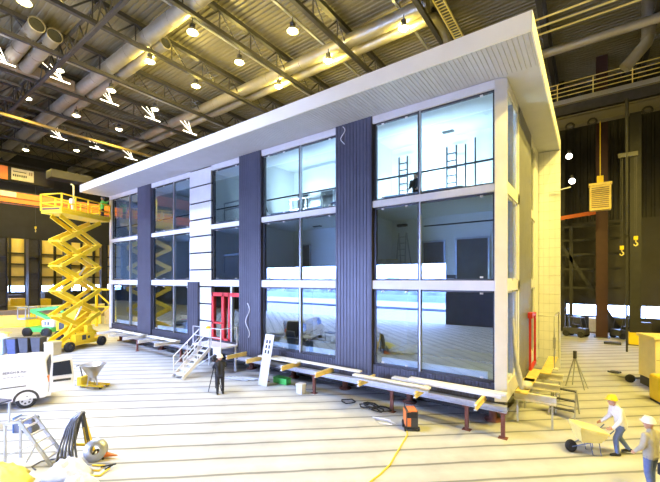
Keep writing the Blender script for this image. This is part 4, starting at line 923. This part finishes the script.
# short step trestle with black treads
ld = thing('step_trestle', 'low aluminium step trestle with three black treads, right of the corner', 'ladder', (1.45, 2.75, 0), math.radians(-8))
b = MB(); b.bar((-.42,-.15,0), (-.38,.35,1.0), .05); b.bar((.42,-.15,0), (.38,.35,1.0), .05); b.build('front_rails', alu, ld); b = MB(); b.bar((-.42,.8,0), (-.38,.38,1.0), .05); b.bar((.42,.8,0), (.38,.38,1.0), .05); b.bar((-.42,.7,.25), (.42,.7,.25), .04); b.build('rear_rails', alu, ld)
for k in range(3): bx('tread', (-.40,-.08+k*.17,.28+k*.33), (.40,.12+k*.17,.31+k*.33), dark, ld)
# A-frame stand
af = thing('folding_trestle', 'thin folding A-frame trestle on the floor right of the end wall', 'trestle', (1.72, 7.4, 0), math.radians(-25))
b = MB(); b.bar((-.42,0,0), (-.02,0,1.5), .045); b.bar((.42,0,0), (.02,0,1.5), .045); b.build('legs', alu, af); b = MB(); b.box((-.06,-.05,1.42), (.06,.05,1.78)); b.build('hinge_head', dark, af)
b = MB(); b.bar((-.35,.45,0), (0,.02,1.45), .04); b.bar((.35,.45,0), (0,.02,1.45), .04); b.build('rear_legs', alu, af)
# red door frame with rail on the side front
rfm = thing('red_scaffold_frame', 'red steel frame standing at the side front of the building', 'frame', (.16, 5.6, 1.18))
b = MB(); b.bar((0,-.95,0), (0,-.95,2.45), .09); b.bar((0,.75,0), (0,.75,2.45), .09); b.build('posts', redp, rfm); b = MB(); b.bar((0,-.95,2.4), (0,.75,2.4), .12); b.bar((0,-.95,.06), (0,.75,.06), .12); b.box((-.08,-1.05,2.3), (.1,-.6,2.55)); b.build('cross_bars', redp, rfm)
hr = thing('guard_railing', 'thin pale railing between the red frame and the white end wall', 'railing', (.9, 6.0, 1.18)); b = MB(); b.tube([(-.55,-.3,2.35), (.1,-.3,2.35), (.1,-.3,0)], .028, 8); b.tube([(.1,-.3,2.35), (.1,2.4,2.35), (.1,2.4,0)], .028, 8); b.build('tube', alu, hr); b = MB(); b.box((.04,-.36,.9), (.16,-.24,1.4)); b.build('clamp', alu, hr)
tag(bx('plank', (.75, 5.5, 1.132), (1.15, 5.9, 1.179), plank), 'short board carrying the thin pale railing post', 'plank')
b = MB(); random.seed(5); b.tube([(.1,.7,3.8), (.13,.72,3.0), (.2,.78,2.2), (.28,.85,1.7), (.34,.95,1.30)], [.04,.07,.09,.11,.06], 8); tag(b.build('plastic_sheet', bagw), 'white plastic sheet bunched at the side window by the corner', 'sheet')

# yellow cabinet machine on the right edge, and its yellow counterweight
ym = thing('machine_cabinet', 'tall pale yellow machine cabinet cut by the right photo edge', 'machine', (5.55, 9.6, 0), math.radians(20))
bx('housing', (-1.15,-.7,.55), (1.25,.7,2.45), cabm, ym, .04); bx('top_lid', (-1.22,-.77,2.45), (1.32,.77,2.58), cabm, ym, .02); b = MB()
for x in (-.55, .15, .8): b.box((x-.008,-.712,.65), (x+.008,-.70,2.35))
b.box((-1.1,-.712,1.5), (1.2,-.70,1.515)); b.build('door_seams', dark, ym)
b = MB()
for x in (-.75, -.1, .5): b.box((x-.03,-.74,1.62), (x+.03,-.70,1.8))
b.build('latches', dark, ym); bx('vent', (-.1,-.715,.75), (.9,-.70,1.1), dark, ym)
b = MB(); b.box((-1.1,-.65,.12), (1.2,.65,.5)); b.build('chassis', dark, ym)
for x in (-.85, .95):
    b = MB(); b.lathe((x,-.62,.28), [(.1,-.1),(.28,-.1),(.28,.1),(.1,.1)], (0,1,0), 18); b.cone((x,-.68,.28),(x,-.56,.28),.11,n=12); b.build('wheel', black, ym)
yc = thing('counterweight', 'bright yellow rounded block in front of the yellow cabinet', 'block', (5.3, 7.3, 0), math.radians(20)); bx('block', (-.85,-.45,.05), (.95,.45,1.15), yellow, yc, .12); bx('base', (-.8,-.4,0), (.9,.4,.06), dark, yc); b = MB(); b.box((-.4,-.47,.35), (-.25,-.44,.5)); b.box((.2,-.47,.35), (.35,-.44,.5)); b.build('bolt_pockets', dark, yc)
tw = thing('tow_wheel', 'small black wheel on a bar left of the yellow cabinet', 'wheel', (3.95, 10.2, 0)); b = MB(); b.lathe((0,0,.2), [(.08,-.08),(.2,-.08),(.2,.08),(.08,.08)], (.3,1,0), 18); b.cone((-.02,-.05,.2),(.02,.05,.2),.09,n=12); b.build('tyre', black, tw); b = MB(); b.bar((.05,.1,.2), (.8,.25,.3), .07); b.build('tow_bar', dark, tw)
for x, y, lab in ((3.4, 12.0, 'small dark lump of scrap on the floor left of the yellow cabinet'), (3.75, 11.2, 'pale bit of scrap beside the tow wheel')):
    b = MB(); b.ball((x,y,.07), .22, (1.2,.8,.36), 10); b.bar((x-.3,y,.06), (x+.3,y+.15,.06), .08); tag(b.build('scrap', dark if x < 3.5 else concrete), lab, 'scrap')
tag(bx('steel_bar', (3.2, 23.0, 0), (4.3, 23.5, .18), dark), 'dark bar lying on the grey floor before the back wall', 'bar')
# machines and pallets along the back wall
def pallet(x, y, label, h, m):
    t = thing('loaded_pallet', label, 'pallet', (x, y, 0)); b = MB()
    for k in range(3): b.box((-.6,-.4+k*.35,0), (.6,-.3+k*.35,.1))
    for k in range(5): b.box((-.6+k*.26,-.4,.1), (-.44+k*.26,.4,.13))
    b.build('pallet_deck', brown, t); bx('load', (-.55,-.38,.13), (.55,.38,h), m, t, .03)
def cart(x, y, label, m, rz):
    t = thing('industrial_truck', label, 'truck', (x, y, 0), rz)
    bx('chassis', (-.5,-.9,.25), (.5,.9,.8), m, t, .05); bx('seat', (-.25,-.2,.8), (.25,.3,1.1), blackc, t, .03); b = MB()
    for xx in (-.4, .4): b.bar((xx,.75,.3), (xx,.75,2.0), .09)
    b.box((-.4,.7,1.9), (.4,.8,2.0)); b.build('mast', dark, t)
    b = MB()
    for xx in (-.42, .42): b.bar((xx,-.7,.8), (xx,-.5,1.75), .05); b.bar((xx,.5,.8), (xx,.4,1.75), .05)
    b.box((-.45,-.55,1.72), (.45,.45,1.78)); b.build('overhead_guard', dark, t)
    for xx in (-.5, .5):
        for yy in (-.6, .6):
            b = MB(); b.cone((xx-.09,yy,.27), (xx+.09,yy,.27), .27, n=16); b.build('wheel', black, t)
cart(1.25, 26.4, 'left dark industrial truck by the back wall below the daylight strip', dark, 1.2); cart(4.75, 27.4, 'right dark industrial truck by the back wall, left of the crane column', dark, -.9)
pallet(1.0, 30.2, 'dark loaded pallet just right of the white end wall at the back', 1.5, dark); pallet(2.75, 30.2, 'pale loaded pallet between the two dark trucks', 1.45, plank); pallet(6.2, 29.9, 'dark loaded pallet behind the crane column', 1.3, hallwall2); pallet(8.0, 29.9, 'dark loaded pallet above the yellow cabinet at the back', 1.5, dark)

# ================================================================== LEFT SIDE
def wheelie(label, x, y, m, h=1.15, rz=.7, lidm=None):
    t = thing('waste_bin', label, 'bin', (x, y, 0), rz, 'bins behind the van')
    b = MB(); b.prism([(-.25,-.28,.08), (.25,-.28,.08), (.32,-.34,h-.1), (-.32,-.34,h-.1)], (0,.0,0)); q = MB()
    lo = [(-.25,-.28,.08), (.25,-.28,.08), (.25,.28,.08), (-.25,.28,.08)]; hi = [(-.32,-.36,h-.1), (.32,-.36,h-.1), (.32,.36,h-.1), (-.32,.36,h-.1)]
    q._add(lo+hi, [(0,3,2,1),(4,5,6,7),(0,1,5,4),(1,2,6,5),(2,3,7,6),(3,0,4,7)]); q.build('tub', m, t, .03)
    bx('lid', (-.35,-.40,h-.1), (.35,.40,h-.03), lidm or m, t, .02); b = MB(); b.bar((-.3,.42,h-.08), (.3,.42,h-.08), .04); b.build('handle', m, t)
    for x_ in (-.26, .26): b = MB(); b.cone((x_-.03,.28,.1), (x_+.03,.28,.1), .1, n=14); b.build('wheel', black, t)
wheelie('navy bin behind the van at the left photo edge, red and white box on it', -31.1, -7.2, binblue)
wheelie('pale blue bin behind the van', -30.5, -6.68, binpale, 1.2); wheelie('navy bin with a pale front behind the van', -29.9, -6.16, binblue, 1.2, .7, dark)
wheelie('black bin behind the van, second from the right', -29.3, -5.64, dark, 1.25); wheelie('black bin nearest the pale carton behind the van', -28.7, -5.12, dark, 1.25)
t = thing('carton', 'white and red carton on the leftmost navy bin', 'box', (-31.1, -7.2, 1.12), .7); bx('body', (-.3,-.28,0), (.3,.28,.42), white, t, .01); b = MB(); b.box((-.31,-.285,.02), (.31,.285,.1)); b.build('red_band', redp, t); b = MB(); b.box((.0,-.29,.2), (.15,-.279,.33)); b.build('print', binblue, t)
t = crate('cream coloured stacked carton left of the scissor lift wheel', -27.75, -4.6, .8, .6, .9, kraft, .4, 'carton')
# boom lifts, green machine, beams behind
gm = thing('boom_lift', 'green and white boom lift machine left of the scissor lift', 'lift', (-38.6, -2.0, 0), math.radians(30))
bx('chassis', (-1.3,-.8,.4), (1.3,.8,.85), green, gm, .08); bx('counterweight', (.2,-.65,.85), (1.4,.65,1.5), white, gm, .12); b = MB(); b.box((.55,-.66,1.05), (.7,-.645,1.35)); b.box((.85,-.66,1.05), (1.0,-.645,1.35)); b.build('grilles', dark, gm)
b = MB(); b.bar((.9,0,1.4), (-1.5,.1,2.3), .28, .3); b.bar((-1.5,.1,2.3), (1.1,.2,2.6), .24, .26); b.bar((1.1,.2,2.6), (1.9,.2,1.9), .18); b.build('boom', green, gm)
b = MB(); b.box((-2.3,-.5,1.5), (-1.5,.6,1.62)); 
for x in (-2.3, -1.5):
    for y in (-.5, .6): b.bar((x,y,1.55), (x,y,2.6), .06)
b.bar((-2.3,-.5,2.6), (-1.5,-.5,2.6), .06); b.bar((-2.3,.6,2.6), (-1.5,.6,2.6), .06); b.bar((-2.3,-.5,2.6), (-2.3,.6,2.6), .06); b.bar((-1.5,-.5,2.6), (-1.5,.6,2.6), .06); b.build('basket', alu, gm)
for x in (-.95, .95):
    for y in (-.85, .85): b = MB(); b.lathe((x,y,.42), [(.18,-.14),(.42,-.14),(.42,.14),(.18,.14)], (0,1,0), 20); b.cone((x,y-.1,.42),(x,y+.1,.42),.2,n=14); b.build('wheel', black, gm)
y2 = thing('yellow_generator', 'yellow machine housing on wheels behind the scissor lift chassis', 'machine', (-34.2, -1.2, 0), math.radians(20))
bx('housing', (-1.2,-.7,.45), (1.2,.7,1.9), yellow, y2, .12); bx('cab', (-.2,-.6,1.9), (1.0,.6,2.6), yellow, y2, .06); b = MB(); b.box((-.8,-.72,.9), (-.2,-.69,1.5)); b.build('grille', dark, y2)
for x in (-.8, .8):
    b = MB(); b.lathe((x,-.68,.4), [(.15,-.12),(.4,-.12),(.4,.12),(.15,.12)], (0,1,0), 20); b.cone((x,-.75,.4),(x,-.6,.4),.17,n=14); b.build('wheel', black, y2)
def steel_stack(label, p, q_, w_, h, m, z=0.0, name='steel_beam'):
    t = thing(name, label, 'beam', (0,0,0)); p, q_ = V((*p, z)), V((*q_, z)); hh_ = V((0,0,h))
    b = MB(); b.bar(p+hh_*.93, q_+hh_*.93, w_, h*.14); b.build('top_flange', m, t); b = MB(); b.bar(p+hh_*.5, q_+hh_*.5, w_*.3, h*.72); b.build('web', m, t); b = MB(); b.bar(p+hh_*.07, q_+hh_*.07, w_, h*.14); b.build('bottom_flange', m, t)
steel_stack('long yellow steel beam on the floor at the left edge, nearer one', (-52, -8), (-44.5, 5), .8, 1.3, yellow)
steel_stack('long orange-brown steel beam on the floor at the left edge, behind the yellow one', (-62, -7), (-54, 10), .8, 1.2, brown)
steel_stack('pale yellow steel beam on the far floor at the left edge', (-75, -6), (-66, 14), .9, 1.0, yelpale)
steel_stack('yellow steel beam on the floor just beyond the bins', (-41.5, -7.4), (-36.8, -5.0), .6, .8, timber)
crate('left one of two yellow crates on the far floor at the left', -79.5, 5.2, 2.0, 2.0, 1.9, yellow); crate('right one of two yellow crates on the far floor at the left', -78.2, 8.4, 2.6, 2.2, 1.7, yellow)
for x, y, w_, h, lab in ((-84, -2, 4, 2.0, 'dark machine block on the far floor at the left edge'), (-85, 13, 5, 2.6, 'dark machine block far behind the green boom lift'), (-84, 20, 5, 2.2, 'dark machine block far behind the scissor lift'), (-86, 6, 3, 2.3, 'dark machine block behind the two yellow crates'), (-84, 27, 5, 2.4, 'dark machine block at the far left corner')): crate(lab, x, y, 2.5, w_, h, dark, 0, 'machine_block', 'machine')
t = thing('yellow_stand', 'small yellow post stand on the floor left of the green boom lift', 'stand', (-46.5, -.9, 0)); bx('base', (-.6,-.5,0), (.6,.5,.9), yellow, t, .05); b = MB(); b.bar((-.5,0,.9), (-.5,0,1.9), .12); b.bar((.5,0,.9), (.5,0,1.9), .12); b.bar((-.5,0,1.9), (.5,0,1.9), .12); b.build('frame', yellow, t)
t = thing('small_tractor', 'dark small tractor with a yellow bonnet behind the green boom lift', 'tractor', (-52.3, 5.0, 0), .6); bx('body', (-1.2,-.6,.6), (1.2,.6,1.4), dark, t, .08); bx('bonnet', (.1,-.5,1.4), (1.2,.5,1.9), yelpale, t, .1); b = MB()
for x in (-.9, 0): b.bar((x,-.5,1.4), (x,-.5,2.7), .08); b.bar((x,.5,1.4), (x,.5,2.7), .08)
b.box((-1,-.6,2.65), (.1,.6,2.75)); b.build('roll_cage', dark, t)
for x in (-.8, .8):
    for y in (-.7, .7): b = MB(); b.cone((x,y-.14,.55), (x,y+.14,.55), .55, n=18); b.build('wheel', black, t)
# yellow frame machine seen through the lower scissor arms
steel_stack('red-orange steel column standing behind the scissor lift arms', (-46, 10.2), (-46, 10.9), .8, 9.0, rust, 0, 'red_column')
t = thing('yellow_gantry', 'yellow frame with cross braces seen through the lower scissor arms', 'frame', (-40.5, 5.2, 0), .35); b = MB()
for x in (-2, 2):
    for y in (-1, 1): b.bar((x,y,0), (x,y,4.2), .2)
b.build('posts', yellow, t); b = MB(); b.bar((-2,-1,4.1), (2,-1,4.1), .22); b.bar((-2,1,4.1), (2,1,4.1), .22); b.bar((-2,-1,1), (2,-1,3.8), .12); b.bar((2,-1,1), (-2,-1,3.8), .12); b.bar((-2,-1,2.2), (2,-1,2.2), .14); b.build('braces', yellow, t); bx('panel', (-1.9,-.1,.2), (1.9,.1,2.1), timber, t)
# pallet truck with white funnel behind the van
pt = thing('pallet_truck', 'yellow low pallet truck on the floor behind the van', 'truck', (-17.05, -6.05, 0), math.radians(115))
b = MB(); b.box((-.27,-.6,.09), (-.11,.55,.16)); b.box((.11,-.6,.09), (.27,.55,.16)); b.build('forks', yellow, pt); b = MB(); b.box((-.28,.5,.1), (.28,.75,.5)); b.build('pump_body', yellow, pt, .02); b = MB(); b.tube([(0,.7,.45), (0,.85,1.0)], .025, 8); b.bar((-.2,.86,1.02), (.2,.86,1.02), .04); b.build('handle', dark, pt)
for x, y in ((-.19,-.5), (.19,-.5), (-.1,.65), (.1,.65)): b = MB(); b.cone((x-.04,y,.075), (x+.04,y,.075), .075, n=12); b.build('wheel', black, pt)
fn = thing('funnel_hopper', 'pale funnel shaped hopper on the yellow pallet truck', 'hopper', (-17.0, -6.15, .16), .4)
b = MB(); b.lathe((0,0,0), [(.16,.35),(.52,.95),(.55,.95),(.55,.99),(.5,.98),(.14,.40)], n=24); b.build('cone', silver, fn); b = MB()
for a in (0, 2.1, 4.2): b.bar((.16*math.cos(a),.16*math.sin(a),.55), (.24*math.cos(a),.24*math.sin(a),0), .04)
b.cone((0,0,.22), (0,0,.37), .16, n=16); b.build('stand', silver, fn)

# ================================================================== FOREGROUND CLUTTER, lower left
fs = thing('folding_stand', 'grey metal A-frame stand in the lower left corner', 'stand', (-10.45, -10.3, 0), math.radians(36))
b = MB(); b.bar((-.55,.0,0), (-.55,.0,1.15), .05, .05); b.bar((-.55,.0,1.15), (-.15,.0,1.22), .05, .05); b.bar((-.15,.0,1.22), (.75,.0,0), .05, .09); b.bar((-.5,0,.28), (.33,0,.62), .04); b.bar((.05,0,.1), (.33,0,.62), .035); b.build('front_frame', alu, fs)
b = MB(); b.bar((-.55,.5,0), (-.55,.5,1.15), .05, .05); b.bar((-.55,.5,1.15), (-.15,.5,1.22), .05); b.bar((-.15,.5,1.22), (.75,.5,0), .05, .09); b.bar((-.55,0,1.13), (-.55,.5,1.13), .04); b.bar((-.15,0,1.2), (-.15,.5,1.2), .04); b.bar((.7,0,.06), (.7,.5,.06), .04); b.build('rear_frame', alu, fs)
b = MB()
for k in range(5): x, z = -.05+k*.16, 1.09-k*.21; b.box((x-.02,-.04,z-.07), (x+.05,.54,z-.03))
b.build('treads', silver, fs)
t = thing('blue_toolbox', 'blue box with a grey front standing behind the A-frame stand', 'box', (-13.3, -9.55, 0), math.radians(35)); bx('case', (-.32,-.16,0), (.32,.16,.5), cabgrey, t, .03); bx('end_panel', (-.36,-.17,.0), (-.31,.17,.52), bluep, t, .01); b = MB(); b.box((-.15,-.175,.25), (.2,-.158,.32)); b.build('label_plate', white, t)
t = thing('small_table', 'small table with a navy top at the left edge beside the van wheel', 'table', (-14.9, -10.15, 0), math.radians(25)); bx('tabletop', (-.5,-.3,.82), (.5,.3,.88), binblue, t, .01)
for x in (-.45, .45):
    for y in (-.25, .25): bx('leg', (x-.025, y-.025, 0), (x+.025, y+.025, .82), alu, t)
def soft_heap(name, label, c, sx_, sy_, h, m, seed, rz=0.0, cat='sack'):
    random.seed(seed); b = MB(); n, k = 22, 8; vs = [(0, 0, h)]; 
    for i in range(1, k+1):
        for j in range(n):
            a = 2*PI*j/n; r = i/k; f = 1+.16*math.sin(3*a+seed)+.09*math.sin(7*a+seed*2)
            z = h*(1-r**2.4)*(.9+.35*math.sin(5*a+r*6+seed)*r*(1-r)*2)+random.uniform(-.03, .03)*(r < .95)
            vs.append((sx_*r*f*math.cos(a), sy_*r*f*math.sin(a), max(z, 0) if i < k else 0))
    fs_ = [(0, 1+j, 1+(j+1) % n) for j in range(n)] + [(1+i*n+j, 1+(i+1)*n+j, 1+(i+1)*n+(j+1) % n, 1+i*n+(j+1) % n) for i in range(k-1) for j in range(n)] + [tuple(1+(k-1)*n+j for j in range(n))[::-1]]
    b._add(vs, fs_, 0, True); o = b.build(name, m); o.location = c; o.rotation_euler = (0, 0, rz); return tag(o, label, cat)
soft_heap('white_sack', 'crumpled white sack in front of the cable bundle', (-8.95, -9.75, 0), .62, .42, .42, bagw, 2, .6)
soft_heap('white_sack', 'second white sack at the bottom photo edge beside the yellow tarp', (-7.95, -9.85, 0), .5, .4, .34, bagw, 5, .2)
soft_heap('yellow_tarp', 'crumpled yellow tarpaulin in the lower left corner', (-10.05, -10.95, 0), .95, .5, .42, tarpy, 3, .6, 'tarpaulin')
soft_heap('yellow_tarp', 'small yellow sheet at the far lower left beneath the A-frame stand', (-11.6,-11.5, 0), .6, .45, .35, tarpy, 8, .6, 'tarpaulin')
# cable stand: yellow and black A-post with hanging grey cables
cs = thing('cable_stand', 'yellow and black A-stand with hoses hung on its peak', 'stand', (-9.75, -9.15, 0), math.radians(36))
b = MB(); b.bar((-.28,-.1,0), (0,0,1.32), .07, .07, 0); b.bar((.30,-.1,0), (0,0,1.32), .09, .09, 0); b.build('front_legs', dark, cs); b = MB(); b.bar((.05,.42,0), (0,0,1.3), .07, .07); b.bar((-.2,-.1,.4), (.22,-.1,.4), .06); b.bar((.24,-.105,.3),(.1,-.05,.9),.06); b.build('braces', yellow, cs)
b = MB(); b.cone((-.12,-.05,1.3), (.12,-.05,1.3), .03, n=8); b.build('peg', steel, cs)
random.seed(11)
cabs = []
for i in range(22):
    b = MB(); dx = -.52+i*.028; top = V((-.04+.004*i, -.07-.006*(i % 3), 1.33-.012*(i % 4))); bot = V((dx-.05, -.20-.05*(i % 4), .05)); mid = top.lerp(bot, .45)+V((-.07+.01*random.random()*4, -.08, .16)); m2 = top.lerp(bot, .75)+V((-.04, -.06, .03)); 
    b.tube([top, top.lerp(mid, .5)+V((-.03,-.02,.05)), mid, m2, bot, bot+V((.1,-.06,-.02))], .026, 6); b.build('hanging_hose', cabgrey if i % 4 else silver, cs)
t = thing('hose_reel', 'round grey hose reel leaning at the foot of the cable stand', 'reel', (-9.2, -9.0, .0), math.radians(30)); b = MB(); b.lathe((0,0,.3), [(.12,-.09),(.30,-.09),(.30,-.06),(.16,-.05),(.16,.05),(.30,.06),(.30,.09),(.12,.09)], (.35,-.9,.25), 26); b.build('drum', alu, t); b = MB(); b.lathe((0,0,.3), [(.17,-.045),(.25,-.03),(.25,.03),(.17,.045)], (.35,-.9,.25), 26); b.build('wound_hose', cabgrey, t); b = MB(); b.bar((-.2,0,0), (0,0,.3), .04); b.bar((.2,.05,0), (0,.05,.3), .04); b.build('legs', steel, t)
t = thing('orange_cone', 'small orange cone lying beside the hose reel', 'cone', (-9.0, -8.72, .1), .5); b = MB(); b.cone((-.25,0,.02), (.25,0,.0), .10, .02, 16); b.build('cone', machorange, t); b = MB(); b.box((-.28,-.14,-.1), (-.25,.14,.14)); b.build('base', orange, t)
b = MB(); b.tube([(-8.9,-9.2,.03), (-8.6,-9.0,.03), (-8.45,-9.2,.03), (-8.7,-9.4,.03), (-8.4,-9.5,.03), (-8.15,-9.3,.03), (-8.3,-9.0,.05)], .025, 6); tag(b.build('yellow_strap', hosey), 'yellow strap curled on the floor right of the white sack', 'strap')
b = MB(); b.tube([(-8.6,-9.1,.03), (-8.3,-8.85,.10), (-8.2,-8.95,.16), (-8.35,-9.1,.04)], .022, 6); tag(b.build('black_cable', black), 'short black cable end beside the orange cone', 'cable')
b = MB(); b.tube([(-10.0,-9.45,.02), (-10.2,-9.7,.02), (-10.35,-9.95,.02), (-10.2,-10.2,.02), (-9.9,-10.2,.02)], .02, 6); tag(b.build('grey_cable', cabgrey), 'grey cable on the floor between the A-frame stand and the cable stand', 'cable')

# ================================================================== CAMERA, 52, VIEW
cam = bpy.data.cameras.new('camera'); co = bpy.data.objects.new('camera', cam); COL.objects.link(co)
co.location = (2.315, -13.386, 5.2); co.rotation_euler = (PI/2, 0, math.radians(35.99)); cam.lens = 19.55; cam.sensor_width = 36; cam.shift_y = .0583; cam.clip_end = 600
S.camera = co
S.cycles.caustics_reflective = False
w = bpy.data.worlds.new('sky'); S.world = w; w.use_nodes = True
bg = w.node_tree.nodes['Background']; bg.inputs['Color'].default_value = (.38, .50, 1, 1); bg.inputs['Strength'].default_value = 52
S.view_settings.view_transform = 'Standard'; S.view_settings.look = 'None'; S.view_settings.exposure = -0.12; S.view_settings.gamma = 1
